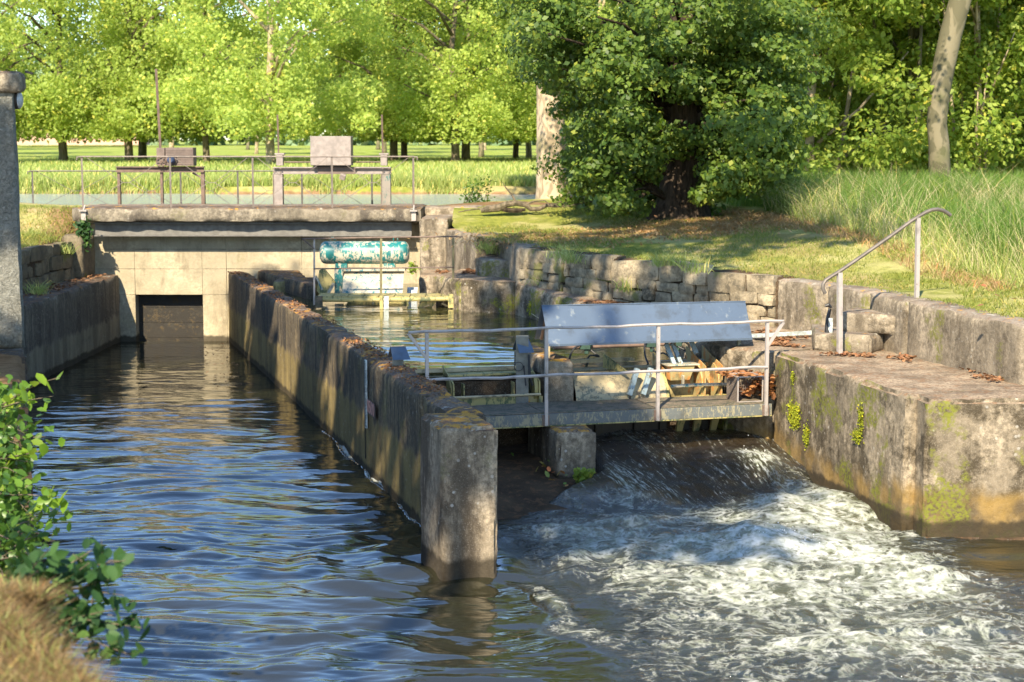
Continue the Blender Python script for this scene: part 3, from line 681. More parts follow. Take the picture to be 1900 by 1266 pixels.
# ---- right side: ledge, upper wall, river wall
V_ = [(-.95,32.1), (.02,31.55), (1.17,28.5), (2.3,25.7), (2.98,23.95), (3.52,23.35)]
lt = [1.90, 1.89, 1.80, 1.70, 1.62, 1.62]
WLp = [(-1.2,35.2), (.14,31.6), (1.66,28.95), (3.3,27.2), (4.37,25.9), (4.75,24.9)]
lg = thing('pool_ledge', 'sloping concrete ledge wall along the right of the pool, mossy at its foot', 'wall', (1.2, 29, 0))
for i in range(5):
    a, b, c, d = V_[i], V_[i+1], WLp[i+1], WLp[i]
    c = (c[0]+.3, c[1]+.15); d = (d[0]+.3, d[1]+.15)
    rough_obj('wall_section', [prism([a, b, c, d], -.5, [lt[i], lt[i+1], lt[i+1], lt[i]])], C_right, lg, res=.09, amp=.016, chip=.04)
rw = thing('river_wall', 'thick lichen stained concrete river wall with broad landing on the right', 'wall', (4, 21.5, 0))
r0 = P(1436,652,1.62); r1 = P(1684,733,1.62)
rough_obj('wall_section', [prism([(r0.x, r0.y), (r1.x, r1.y), (6.2, 20.05), (5.3, 24.0)], -.5, 1.62)], C_right, rw, res=.055, amp=.016, chip=.05)
rough_obj('wall_section', [prism([(r0.x, r0.y+.012), (5.3, 24.02), (4.95, 25.6), (3.5, 23.34+.4)], .6, 1.618)], C_right, rw, res=.09, amp=.014, chip=.03)
b0 = P(1712,1004,0); b1 = P(1900,1000,0)
rough_obj('buttress', [prism([(b0.x, b0.y), (14, b0.y+.05), (14, 20.3), (P(1684,733,1.6).x+.012, 20.02)], -.5, 1.615)], C_right, rw, res=.055, amp=.02, chip=.055)
rough_obj('footing', [prism([(b0.x-.02, b0.y-.07), (14, b0.y-.05), (14, b0.y+.2), (b0.x-.02, b0.y+.2)], -.5, .045)], C_apron, rw, res=.06, amp=.02, chip=.05)
# upper concrete wall right of the stonework
uw = thing('upper_wall', 'upper concrete retaining wall below the lawn, right of the stonework', 'wall', (5.2, 23, 1.6))
def uwseg(yA, yB, dz=0, n=1):
    xa, xb = float(wl(yA)), float(wl(yB)); za, zb2 = float(wl(yA, 2)), float(wl(yB, 2))
    return prism([(xa, yA), (xb, yB), (xb+.46, yB+.1), (xa+.46, yA+.1)][::1], 1.3, [za+dz, zb2+dz, zb2+dz, za+dz])
rough_obj('wall_section', [prism([(6.01, 20.195), (14.0, 19.75), (14.0, 20.3), (6.45, 20.62)], 1.3, 2.32)], C_upper, uw, res=.09, amp=.016, chip=.035)
for yA, yB in ((26.25, 25.2), (25.19, 24.05), (24.035, 22.9), (22.89, 20.2)):
    b, t = uwseg(yA, yB); rough_obj('wall_section', [(b, t)], C_upper, uw, res=.07, amp=.016, chip=.035)
# steps
stp = thing('landing_steps', 'two mossy concrete steps climbing from the landing to the lawn', 'steps', (4.7, 23.6, 1.62))
rough_obj('step', [prism([(4.12,23.45), (4.83,23.05), (5.15,23.6), (4.3,24.6)], 1.60, 1.87)], C_upper, stp, res=.05, amp=.012, chip=.03)
rough_obj('step', [prism([(4.50,23.65), (5.22,23.17), (5.4,23.7), (4.9,24.5)], 1.86, 2.13)], C_upper, stp, res=.05, amp=.012, chip=.03)
# stone wall between
st = thing('stone_retaining_wall', 'cracked pale stone retaining wall under the lawn, between ledge and path', 'wall', (2, 28.5, 1.8))
for yA, yB in ((31.4, 30.1), (30.1, 28.8), (28.8, 27.2), (27.2, 26.26)):
    xa, xb = float(wl(yA)), float(wl(yB))
    dx, dy = xb-xa, yB-yA; l = math.hypot(dx, dy); n = (dy/l, -dx/l); n = (-abs(n[0]), -abs(n[1]))
    rough_obj('wall_core', [prism([(xa+.06, yA), (xb+.06, yB), (xb+.5, yB+.1), (xa+.5, yA+.1)], 1.4, [float(wl(yA,2)), float(wl(yB,2)), float(wl(yB,2)), float(wl(yA,2))])], C_apron, st, res=.09, amp=.03, chip=.05)
    za, zb2 = float(wl(yA, 3)), float(wl(yB, 3))
    make_stones((xa, yA), (xb, yB), min(za, zb2)-.04, min(za, zb2)+.50, 3, .42, STONE, st, n, jit=.5, round_=.6)
    make_stones((xa, yA), (xb, yB), min(za, zb2)+.47, float(wl(yA,2))+.0, 1, .75, STONE, st, n, jit=.4, round_=.5)
# blocks between bridge and ledge
for (pts, z0, z1, lb) in (
    ([(-1.98,36.9), (-1.36,36.7), (-1.15,38.75), (-1.98,38.75)], 0, 2.82, 'tall concrete block at the right end of the bridge wall'),
    ([(-1.98,38.6), (-.75,38.6), (-.6,39.5), (-1.98,39.5)], 1.5, 3.0, 'flat concrete kerb behind the block at the right end of the bridge'),
    ([(-1.40,36.4), (-.72,34.0), (-.2,34.3), (-.7,38.6)], 0, 2.60, 'dark stained concrete wing wall below the lawn corner'),
    ([(-.70,33.0), (-.02,32.6), (.3,33.3), (-.6,34.2)], 1.5, 2.22, 'squat concrete step block at the corner of the pool'),
    ([(-.3,34.2), (.10,31.4), (.55,31.5), (.3,34.5)], 1.5, 2.56, 'short concrete wall behind the squat step block'),
    ([(-1.9,35.2), (-1.3,34.9), (-.7,36.4), (-1.9,36.9)], 0, 1.72, 'low stained concrete plinth right of the teal drum'),
    ([(-1.5,33.4), (-.96,32.2), (-.3,33.0), (-.9,35.4)], 0, 1.88, 'concrete abutment block where the drum walkway ends')):
    o = rough_obj('concrete_block', [prism(pts, z0, z1)], C_upper if z1 > 2 else C_right, None, res=.08, amp=.018, chip=.04); tag(o, lb, 'concrete block')
for (pts, z0, z1, lb) in (([(-5.05,36.2), (-4.1,36.0), (-4.1,36.9), (-5.05,37.1)], 0, 1.55, 'yellow mossy concrete sill left of the teal drum'),):
    o = rough_obj('concrete_sill', [prism(pts, z0, z1)], concrete('ochre mossy concrete', (.42,.34,.13), (.06,.05,.03), .6, moss=.3, lichen=0), None, res=.08, amp=.02, chip=.04); tag(o, lb, 'sill')

# weir piers, sill and apron
def stprism(s0, s1, t0, t1, z0, z1): return prism([tuple(W(s0,t0,0).xy), tuple(W(s1,t0,0).xy), tuple(W(s1,t1,0).xy), tuple(W(s0,t1,0).xy)], z0, z1)
o = rough_obj('gate_pier', [stprism(.955, 1.33, .98, 2.7, 0, 1.52)], C_pier, None, res=.05, amp=.01, chip=.025); tag(o, 'square concrete pier between the left trough gate and the middle drum gate', 'pier')
o = rough_obj('low_pier', [stprism(.66, 1.19, -.42, .97, -.3, .785)], C_pier, None, res=.05, amp=.012, chip=.035); tag(o, 'low lichened concrete pier under the front footbridge', 'pier')
o = rough_obj('weir_sill', [stprism(-1.4, 4.4, 1.38, 1.75, -.5, 1.22)], C_apron, None, res=.12, amp=.01, chip=.01); tag(o, 'dark wet concrete sill below the weir gates', 'weir')
m = MB()
def apf(u, v):
    s_ = -1.4+5.6*u; t_ = -1.9+3.3*v; z = (t_+1.5)*.16; z = min(z, .30) if t_ < .3 else .30
    return W(s_, t_, z+(fbm(s_*3, t_*3, 0, 3)-.5)*.05)
m.grid(apf, 90, 60); o = m.build('weir_apron', C_apron, None, True); tag(o, 'wet brown sloping concrete apron strewn with leaves left of the low pier', 'weir')
# ================================================================ FRONT WEIR: FOOTBRIDGE AND GATES
fb = thing('weir_footbridge', 'narrow mossy footbridge with steel side beam crossing the weir', 'footbridge', tuple(W(0, 0, .8)))
def wbox(m, s0, s1, t0, t1, z0, z1):
    return m.hexa([W(s0,t0,z0), W(s1,t0,z0), W(s1,t1,z0), W(s0,t1,z0)], [W(s0,t0,z1), W(s1,t0,z1), W(s1,t1,z1), W(s0,t1,z1)])
wbox(MB(), -1.3, 3.82, 0, .05, .80, .95).build('side_beam', BEAMB, fb, bevel=.004)
wbox(MB(), -1.3, 3.82, .86, .91, .80, .94).build('side_beam', BEAMB, fb)
wbox(MB(), -1.3, 3.82, 0, .09, .785, .80).build('bottom_flange', YELLOW, fb)
for a, b in ((-1.3, .62), (.63, 2.17), (2.18, 3.78)):
    b_, t_ = stprism(a, b, .02, .89, .945, .968)
    rough_obj('deck_plate', [(b_, t_)], DECK, fb, res=.06, amp=.006, chip=.01)
rl = thing('footbridge_railing', 'thin steel railing with two rails along the front footbridge', 'railing', tuple(W(.63, -.02, .8)))
for s_ in (-.951, .63, 2.168, 3.72):
    MB().bar(W(s_, -.025, .80), W(s_, -.025, 2.06), .042, .042, up=S_V).build('post', RAIL, rl)
    MB().box(W(s_, -.015, .87), (.09, .03, .14)).build('fixing_plate', RUST, rl)
def wob(s0, s1, z, n=24, r=.019):
    return [W(s0+(s1-s0)*i/n, -.045, z+.006*math.sin(i*.9)+.004*math.sin(i*2.3)) for i in range(n+1)], r
p, r = wob(-1.19, 3.95, 2.075); MB().tube(p, .021, 6).build('top_rail', RAIL, rl, True)
p, r = wob(-.95, 3.72, 1.46); MB().tube(p, .021, 6).build('middle_rail', RAIL, rl, True)
MB().bar(W(-1.19, -.04, 2.06), W(-.96, -.03, 1.74), .035, .035, up=S_V).build('brace', RAIL, rl)
MB().bar(W(3.95, -.04, 2.06), W(3.73, -.03, 1.75), .035, .035, up=S_V).build('brace', RAIL, rl)

SOFF = .26
tg = thing('trough_gate', 'yellowed steel trough gate between the dividing wall and the concrete pier', 'gate', tuple(W(-.2, 1.3, 1)))
def arcplate(m, s0, s1, prof, n=14):
    m.grid(lambda u, v: W(s0+(s1-s0)*u, *prof(v)), n, 12); return m
arcplate(MB(), -1.1, .66, lambda v: (1.35+.35*math.sin(v*1.45), .55+.80*v)).build('skin', YELLOW, tg, True)
wbox(MB(), -.62, .60, 1.30, 1.52, 1.30, 1.325).build('top_lip', YELLOW, tg)
for s_ in (-.62, .58):
    m = MB(); m.hexa([W(s_,.98,.95), W(s_+.015,.98,.95), W(s_+.015,1.5,.80), W(s_,1.5,.80)], [W(s_,1.0,1.24), W(s_+.015,1.0,1.24), W(s_+.015,1.62,1.42), W(s_,1.62,1.42)]); m.build('end_plate', YELLOW, tg)
    m = MB(); c = W(s_-.012 if s_ < 0 else s_-.05, 1.22, 1.12); m.tube([c, c+S_U*.05], .15 if s_ < 0 else .19, 24); m.build('disc', YELLOW, tg, True, 30)
MB().tube([W(-.9+i*.25, .99, 1.06) for i in range(7)], .018, 8).build('pipe', PALEY, tg, True)
wbox(MB(), -.95, .40, 1.05, 1.07, .60, 1.03).build('lower_plate', YELLOW, tg, bevel=.003)
wbox(MB(), .40, .66, 1.09, 1.11, .60, 1.02).build('lower_plate', ORANGE, tg)
for s_ in (-.45, .25): wbox(MB(), s_, s_+.015, 1.10, 1.25, 1.03, 1.22).build('rib', YELLOW, tg)
m = MB()
for s_ in (.05,): m.tube([W(s_, 1.38, 1.325), W(s_, 1.38, 1.36), W(s_+.05, 1.38, 1.36)], .006, 5)
m.build('eyelet', PALEY, tg)
# perforated strips floating at the gate crest
def perforated(name, a, b, w_, lab, n, up=(0,0,1), mat=WHITE, parent=None):
    a, b = Vector(a), Vector(b); d = (b-a)/n; o_ = thing(name, lab, 'cable tray', tuple(a)); u = Vector(up)
    side = d.cross(u).normalized()*w_; m = MB()
    for j in (0, .44, .88):
        m.bar(a+side*(j-.5), b+side*(j-.5), w_*.14, .01)
    for i in range(n+1): m.bar(a+d*i-side*.5, a+d*i+side*.38, abs(d.length)*.45, .008)
    for sg in (-.57, .46): m.bar(a+side*sg+u*.02, b+side*sg+u*.02, .006, .045)
    m.build('perforated_tray', mat, o_); return o_
perforated('cable_tray', W(-1.05,1.62,1.33), W(.62,1.62,1.33), .08, 'perforated strip along the water edge behind the trough gate', 30, mat=PALEY)
perforated('cable_tray', W(1.12,1.75,1.37), W(2.2,1.75,1.37), .09, 'perforated strip along the water edge behind the drum gate', 22, mat=PALEY)

# drum gate in the middle
dgt = thing('drum_gate', 'worn buff rounded drum gate between the concrete pier and the orange finned gate', 'gate', tuple(W(1.8, 1.2, 1)))
def dprof(v):
    a = 1.75-v*1.75; return (1.42-.36*math.cos(a-.0)*1.0 if False else 1.45-.42*math.cos(math.pi/2*(1-v)**.9), .92+.38*math.sin(math.pi/2*(1-v)**1.0))
m = MB(); m.grid(lambda u, v: W(1.12+1.32*u, *dprof(v)), 30, 14); m.build('drum_skin', PALEY, dgt, True)
wbox(MB(), 1.12, 2.44, 1.41, 1.75, 1.26, 1.302).build('crest_plate', PALEY, dgt)
wbox(MB(), 1.12, 2.47, .995, 1.06, .905, .925).build('lower_flange', YELLOW, dgt)
m = MB(); n0 = 12; pts = [W(2.44, *dprof(i/n0)) for i in range(n0+1)]+[W(2.44, 1.6, .92), W(2.44, 1.6, 1.30)]
c = W(2.44, 1.5, 1.1)
m.add(pts+[p+S_U*.04 for p in pts], [tuple(range(len(pts))), tuple(reversed(range(len(pts), 2*len(pts))))]+[(i, (i+1) % len(pts), (i+1) % len(pts)+len(pts), i+len(pts)) for i in range(len(pts))])
m.build('end_cheek', YELLOW, dgt)
wbox(MB(), 1.12, 2.5, 1.25, 1.3, .4, .9).build('lower_panel', DARKM, dgt)
for s_, g_ in ((1.86, 0), (2.06, 0)):
    m = MB(); a = W(s_, .96, 1.0); b = W(s_+.13, 1.0, 1.36); m.bar(a, b, .065, .075, up=S_V); m.build('steel_arm', STRUT, dgt, bevel=.004)
    MB().tube([W(s_, .93, .99), W(s_, .93, .95)], .014, 8).build('bolt', DARKM, dgt)
MB().tube([W(1.96, .93, 1.06), W(2.02, .88, .93)], .012, 6).build('stay_rod', DARKM, dgt)
MB().hexa([W(1.70,1.62,1.30), W(1.72,1.62,1.30), W(1.86,1.05,1.30), W(1.84,1.05,1.30)], [W(1.70,1.62,1.50), W(1.72,1.62,1.50), W(1.86,1.05,1.33), W(1.84,1.05,1.33)]).build('fin', YELLOW, dgt)

# orange finned gate
og = thing('finned_gate', 'orange and cream rusting steel gate with upright rounded fins on the right', 'gate', tuple(W(3.0, 1.2, 1)))
def oprof(v): return (1.62-.35*math.sin(v*2.4)*.8, .50+.85*v)
m = MB(); m.grid(lambda u, v: W(2.50+1.45*u, *oprof(v)), 20, 14); m.build('skin', ORANGE, og, True)
wbox(MB(), 2.50, 3.95, 1.60, 1.72, 1.34, 1.365).build('top_lip', CREAM, og)
fins = (2.47, 2.98, 3.23, 3.47, 3.72)
for i, s_ in enumerate(fins):
    s2 = s_+.006+.15*0
    pr = [(1.66, .55), (.98, .72), (.96, 1.36), (1.72, 1.56), (1.72, .55)] if i else [(1.66,.55), (1.25,.72), (1.22,1.30), (1.70,1.48), (1.72,.55)]
    pts = [W(s_, t_, z_) for t_, z_ in pr]; m = MB(); n_ = len(pts)
    m.add(pts+[p+S_U*.012 for p in pts], [tuple(range(n_)), tuple(reversed(range(n_, 2*n_)))]+[(k, (k+1) % n_, (k+1) % n_+n_, k+n_) for k in range(n_)])
    m.build('fin', ORANGE, og)
    if i:
        m = MB(); c = W(s_-.022, 1.33, 1.08)
        ring = [c+S_V*(.30*math.cos(a))+Vector((0, 0, .30*math.sin(a))) for a in np.linspace(0, 2*math.pi, 25)[:-1]]
        m.add(ring+[p+S_U*.02 for p in ring], [tuple(range(24)), tuple(reversed(range(24, 48)))]+[(k, (k+1) % 24, (k+1) % 24+24, k+24) for k in range(24)])
        m.build('disc', ORANGE, og)
MB().tube([W(2.47+i*.22, .95, 1.10+.006*math.sin(i)) for i in range(7)], .024, 8).build('pipe', CREAM, og, True)
m = MB(); m.hexa([W(2.52,1.10,1.16), W(2.80,1.10,1.16), W(2.86,1.5,1.16), W(2.52,1.5,1.16)], [W(2.50,1.04,1.37), W(2.86,1.04,1.37), W(2.95,1.5,1.38), W(2.50,1.5,1.38)]); m.build('bracket_box', ORANGE, og)
wbox(MB(), 2.44, 2.92, 1.02, 1.36, 1.372, 1.39).build('bracket_top', CREAM, og)
wbox(MB(), 2.66, 2.685, 1.0, 1.05, 1.1, 1.24).build('lug', CREAM, og)
for s_, dz in ((2.55, 0), (2.80, 0), (3.06, 0), (3.28, .1)):
    m = MB(); m.hexa([W(s_,1.02,.22+dz), W(s_+.05,1.02,.22+dz), W(s_+.05,1.07,.22+dz), W(s_,1.07,.22+dz)], [W(s_+.1,1.0,.95), W(s_+.26,1.0,.95), W(s_+.26,1.06,.95), W(s_+.1,1.06,.95)]); m.build('timber_leg', YELLOW, og)
for s_ in (1.45, 2.02, 2.40, 2.74, 3.02, 3.36): 
    m = wbox(MB(), s_, s_+.10, 1.18, 1.26, -.1, .9); m.build('timber_post', PLANK, og)
for s_ in (2.56, 2.66):
    MB().bar(W(s_+.02, 1.12, 1.38), W(s_-.06, 1.25, 1.66), .052, .052, up=S_V).build('hydraulic_arm', STRUT, og)
    MB().tube([W(s_-.03, 1.24, 1.60), W(s_-.05, 1.26, 1.70), W(s_-.02, 1.28, 1.72)], .03, 8).build('clevis', CREAM, og, True)
MB().bar(W(2.98, 1.3, 1.50), W(2.92, 1.4, 1.70), .055, .055, up=S_V).build('hydraulic_arm', STRUT, og)
MB().bar(W(3.50, 1.2, 1.30), W(3.56, 1.3, 1.54), .06, .07, up=S_V).build('hydraulic_arm', STRUT, og)
# cross shaft with valves and hoses
sh = thing('hydraulic_shaft', 'dark horizontal steel shaft with green valves and black hoses above the gates', 'pipe', tuple(W(2, 2.3, 1.5)))
MB().tube([W(1.15, 2.2, 1.53), W(3.1, 2.2, 1.53)], .024, 10).build('shaft', RUST, sh, True)
GREENV = simple('dark green valve', (.03,.07,.05), .5)
for s_ in (1.62, 2.62, 3.02):
    m = MB(); c = W(s_, 2.18, 1.55); m.box(c, (.15, .12, .10)); m.box(c+Vector((.02, 0, .05)), (.09, .09, .07)); m.box(c+Vector((.02, 0, -.08)), (.06, .06, .08)); m.tube([c+Vector((-.09,0,.02)), c+Vector((.1,0,.02))], .03, 8); m.build('valve', GREENV, sh, bevel=.008)
def hose(pts, r=.014):
    q = [Vector(p) for p in pts]; out = []
    for i in range(len(q)-1):
        p0, p1, p2, p3 = q[max(i-1,0)], q[i], q[i+1], q[min(i+2,len(q)-1)]
        for k in range(6):
            t = k/6; out.append(.5*((2*p1)+(p2-p0)*t+(2*p0-5*p1+4*p2-p3)*t*t+(3*p1-p0-3*p2+p3)*t**3))
    out.append(q[-1]); MB().tube(out, r, 6).build('hose', BLACK, sh, True)
hose([W(1.58,2.15,1.58), W(1.42,2.1,1.52), W(1.36,2.1,1.36), W(1.46,2.1,1.36), W(1.58,2.1,1.36), W(1.64,2.1,1.28), W(1.66,2.0,1.2)])
hose([W(1.68,2.15,1.50), W(1.76,2.1,1.43), W(1.80,2.1,1.40), W(1.68,2.1,1.42), W(1.62,2.1,1.36)])
hose([W(2.58,2.15,1.60), W(2.50,2.1,1.55), W(2.47,2.0,1.40), W(2.48,1.9,1.30)])
hose([W(2.62,2.10,1.5), W(2.66,2.0,1.42), W(2.72,1.9,1.44), W(2.74,1.6,1.38)], .012)
hose([W(3.0,2.15,1.62), W(2.88,2.1,1.60), W(2.84,2.1,1.45), W(2.90,2.0,1.33), W(3.05,1.9,1.30)], .018)
hose([W(3.05,2.1,1.60), W(3.18,2.1,1.52), W(3.16,2.1,1.36), W(3.02,2.0,1.28), W(2.9,1.8,1.30)], .018)
hose([W(3.02,2.1,1.5), W(3.10,2.0,1.44), W(3.06,1.9,1.34), W(3.2,1.8,1.36)], .014)
MB().tube([W(1.2,3.5,1.9), W(1.6,2.3,1.56)], .006, 5).build('cable', PALEY, sh)
SOFF = 0.
cv = thing('sheet_metal_cover', 'long blue grey galvanised ridge cover raised above the pool edge', 'cover', tuple(W(2, 2.6, 1.3)))
a0, a1 = P(1018,640,1.74), P(1396,628,1.74); dd = (a1-a0)
r0_, r1_ = Q(1005,568,a0.y+.33), Q(1383,560,a1.y+.33)
bk0, bk1 = r0_+(r0_-a0)*1.0, r1_+(r1_-a1)*1.0; bk0.z, bk1.z = a0.z, a1.z
th = Vector((0, 0, .006))
def bent(m, A, B, C, D):
    m.grid(lambda u, v: (A*(1-u)+B*u)*(1-v)+(D*(1-u)+C*u)*v+Vector((0, 0, .008*math.sin(u*9+v*2)*math.sin(v*3.1)+.006*math.sin(u*23)*v)), 60, 14); return m
bent(MB(), a0, a1, r1_, r0_).build('front_sheet', GALV, cv, True)
bent(MB(), bk0, bk1, r1_, r0_).build('back_sheet', GALV, cv, True)
MB().tube([r0_+Vector((0,0,.004)), r1_+Vector((0,0,.004))], .010, 6).build('ridge_fold', GALV, cv, True)
MB().bar(a0-Vector((0,0,.008)), a1-Vector((0,0,.008)), .012, .028).build('front_hem', GALV, cv)
for k_ in (.03, .33, .66, .97):
    A = a0+dd*k_; Rg = r0_+(r1_-r0_)*k_; B = bk0+(bk1-bk0)*k_; lo = 1.2
    MB().bar(A+Vector((.02,.05,0)), Rg-Vector((0,0,.03)), .03).build('rafter', RUST, cv); MB().bar(B-Vector((0,.05,0)), Rg-Vector((0,0,.03)), .03).build('rafter', RUST, cv)
    if k_ in (.03, .97): MB().bar(Vector((Rg.x, Rg.y, lo)), Rg-Vector((0,0,.04)), .05).build('post', PALEY, cv)
# two little ridge caps on boxes
def cap(name, px, py0, py1, w_, Yc, lab, parts):
    c = Q(px, py0, Yc); o_ = thing(name, lab, 'post cover', tuple(c)); z1 = c.z; z0 = Q(px, py1, Yc-.16).z; hw = w_/2
    f0, f1 = c-S_U*hw, c+S_U*hw; e = Vector((0, 0, z0-z1)); fr = -S_V*.17
    k = .03
    m = MB(); m.hexa([f0+e+fr-S_U*-0, f1+e+fr+S_U*k, f1+e+fr+S_U*k+Vector((0,.006,.006)), f0+e+fr+Vector((0,.006,.006))], [f0, f1, f1+Vector((0,.006,0)), f0+Vector((0,.006,0))]); m.build('front_sheet', GALV, o_)
    m = MB(); m.hexa([f0+e-fr, f1+e-fr, f1+e-fr+Vector((0,-.006,.006)), f0+e-fr+Vector((0,-.006,.006))], [f0, f1, f1-Vector((0,.006,0)), f0-Vector((0,.006,0))]); m.build('back_sheet', GALV, o_)
    for s_, bb in parts: 
        m = MB(); m.box(c+e*.5+Vector((0,0,-.35))+S_U*s_, bb); m.build('box', simple('grey box paint', (.20,.19,.15), .6) if not bpy.data.materials.get('grey box paint') else bpy.data.materials['grey box paint'], o_)
    return o_, c
cap('post_cover', 738, 643, 668, .20, 22.3, 'small galvanised ridge cap standing behind the dividing wall', [(0, (.14, .14, .7))])
o_, c_ = cap('post_cover', 969, 629, 655, .18, 23.2, 'small galvanised ridge cap on a grey box beside the concrete pier', [(-.0, (.17, .16, .95))])
m = MB(); n_ = 20; cc = c_+Vector((-.05, -.14, -.36)); m.tube([cc+Vector((.06*math.cos(a), 0, .06*math.sin(a))) for a in np.linspace(0, 6.3, 20)], .006, 5); m.build('ring', BLACK, o_)
m = MB(); m.tube([c_+Vector((.09,-.12,-.2)), c_+Vector((.1,-.14,-.5)), c_+Vector((.14,-.1,-.62))], .02, 6); m.tube([c_+Vector((.02,-.12,-.35)), c_+Vector((.05,-.14,-.62))], .012, 6); m.build('conduit', BLACK, o_)
# wire basket full of leaves
bk = thing('mesh_basket', 'small wire mesh basket of fallen leaves at the right end of the footbridge', 'basket', tuple(W(3.45, .4, .97)))
s0, s1, t0, t1, z0, z1 = 3.38, 3.74, .14, .52, .972, 1.31
m = MB()
for z_ in np.linspace(z0, z1, 17): m.bar(W(s0,t0,z_), W(s0,t1,z_), .011, .010)
m.build('side_mesh', simple('basket wire', (.19,.15,.12), .6), bk); MBASK = bpy.data.materials['basket wire']
m = MB()
for t_ in np.linspace(t0, t1, 22): m.bar(W(s0,t_,z0), W(s0,t_,z1), .006, .006)
m.build('side_mesh', MBASK, bk)
m = MB()
for s_ in np.linspace(s0, s1, 13): m.bar(W(s_,t1,z0), W(s_,t1,z1), .006, .006)
for z_ in np.linspace(z0, z1, 9): m.bar(W(s0,t1,z_), W(s1,t1,z_), .006, .006)
m.build('back_mesh', MBASK, bk)
m = MB()
for (a, b) in ((W(s0,t0,z1), W(s1,t0,z1)), (W(s0,t1,z1), W(s1,t1,z1)), (W(s0,t0,z1), W(s0,t1,z1)), (W(s1,t0,z1), W(s1,t1,z1)), (W(s0,t0,z0), W(s0,t0,z1)), (W(s1,t0,z0), W(s1,t0,z1)), (W(s0,t0,z0), W(s1,t0,z0))): m.bar(a, b, .016)
m.build('rim', RAIL, bk)

# landing: handrail, lever, white cable tray
hr = thing('step_handrail', 'curved metal handrail on two posts beside the landing steps', 'handrail', tuple(P(1558,662,1.62)))
f0 = P(1558,660,1.62); f1 = P(1701,553,2.37)
def hq(px, py):
    k = (px-1558)/(1701-1558); return Q(px, py, f0.y+(f1.y-f0.y)*k)
MB().bar(f0, hq(1558,506), .062, .062).build('post', RAIL, hr); MB().bar(f1, hq(1703.5,404), .052, .052).build('post', RAIL, hr)
pts = [hq(*p) for p in ((1531,545),(1527,536),(1527,528),(1532,520),(1541,514),(1551,508),(1562,501),(1600,475),(1650,440),(1690,411),(1706,401),(1718,394),(1729,389.5),(1740,388.5),(1750,391),(1758,395.5),(1764,400))]
m = MB()
for i in range(len(pts)-1): pass
m.tube(pts, .026, 8); m.build('rail', simple('dark worn rail', (.17,.145,.12), .5, .4), hr, True)
lv = thing('hand_lever', 'black cast iron hand lever standing on the mossy landing step', 'lever', tuple(P(1537,617,1.87)))
b_ = P(1536,617,1.87); y_ = b_.y
MB().tube([b_, Q(1535,600,y_), Q(1537,585,y_), Q(1540,573,y_)], [.045,.03,.026,.022], 8).build('stem', BLACK, lv, True)
MB().tube([Q(1531,568,y_), Q(1537,566,y_), Q(1543,571,y_)], [.02,.03,.014], 8).build('handle', BLACK, lv, True)
MB().box(Q(1541,604,y_-.03), (.055,.015,.20)).build('white_plate', WHITE, lv)
perforated('cable_tray', P(1396,626,1.66), P(1523,619,1.66), .10, 'white perforated cable tray lying across the landing from the ridge cover', 20)

# ================================================================ UPPER DRUM GATE
Yg = 34.2
ug = thing('teal_drum_gate', 'teal drum with flaking paint on a cream float gate below the bridge wall', 'gate', (-2.9, Yg, 1.3))
def X_(px, y=Yg): return (px-950)/F_PX*y
xa, xb = X_(594), X_(759); zc = Q(676, 469, Yg).z; rd = .225
m = MB(); pr = [(0, .55), (.03, .8), (.08, .95), (.14, 1.0)]
L_ = xb-xa; sx = [xa+a*L_*.45 for a, _ in pr]+[xb-a*L_*.45 for a, _ in reversed(pr)]; rr = [rd*b for _, b in pr]+[rd*b for _, b in reversed(pr)]
xs_ = [sx[3]+(sx[4]-sx[3])*i/24 for i in range(1, 24)]; sx = sx[:4]+xs_+sx[4:]; rr = rr[:4]+[rd]*23+rr[4:]
m.tube([(x, Yg, zc) for x in sx], rr, 32); m.build('drum', TEAL, ug, True)
for x in (X_(617), X_(734)):
    m = MB(); m.tube([(x+.045*math.cos(a), Yg, zc+rd+.035+.045*math.sin(a)) for a in np.linspace(-.4, 3.6, 10)], .010, 6); m.build('lifting_eye', TEAL, ug)
for xA, xB in ((X_(622), X_(644)), (X_(712), X_(733))): MB().box(((xA+xB)/2, Yg, zc-rd-.04), (xB-xA, .2, .13)).build('bracket', TEAL, ug)
def qd(pts, name, mat, thk=.03):
    P_ = [Vector(p) for p in pts]; n = Vector((0, thk, 0)); m = MB(); m.add(P_+[p+n for p in P_], [tuple(range(len(P_))), tuple(reversed(range(len(P_), 2*len(P_))))]+[(k, (k+1) % len(P_), (k+1) % len(P_)+len(P_), k+len(P_)) for k in range(len(P_))]); return m.build(name, mat, ug)
Y1 = Yg-.35
m = MB(); m.grid(lambda u, v: Vector((X_(638+112*u-3*(1-v)+8*u*0, Yg-.3+.3*v), Yg-.45+.4*v-.06*math.sin(v*3.1), 1.42+.50*v)), 20, 8); m.build('float_plate', CREAM, ug, True)
MB().box((X_(694), Yg-.05, 1.93), (X_(752)-X_(636), .3, .05)).build('top_shelf', CREAM, ug)
MB().box(((X_(622)+X_(637))/2, Yg-.15, 1.66), (X_(637)-X_(622), .2, .6)).build('side_cheek', TEAL, ug)
qd([Q(638,551,Y1), Q(655,578,Y1), Q(751,578,Y1), Q(760,553,Y1)], 'lower_plate', YELLOW)
qd([Q(588,540,Y1), Q(592,502,Y1), Q(600,498,Y1), Q(622,524,Y1), Q(604,552,Y1), Q(596,550,Y1)], 'side_arm', YELLOW, .12)
MB().bar(Q(604,554,Y1-.1), Q(619,526,Y1-.1), .06).build('strut', CREAM, ug); MB().bar(Q(586,512,Y1-.15), Q(598,538,Y1-.15), .035).build('strut', CREAM, ug)
MB().bar(Q(692,560,Y1-.1), Q(693,583,Y1-.1), .03).build('drip_rod', CREAM, ug)
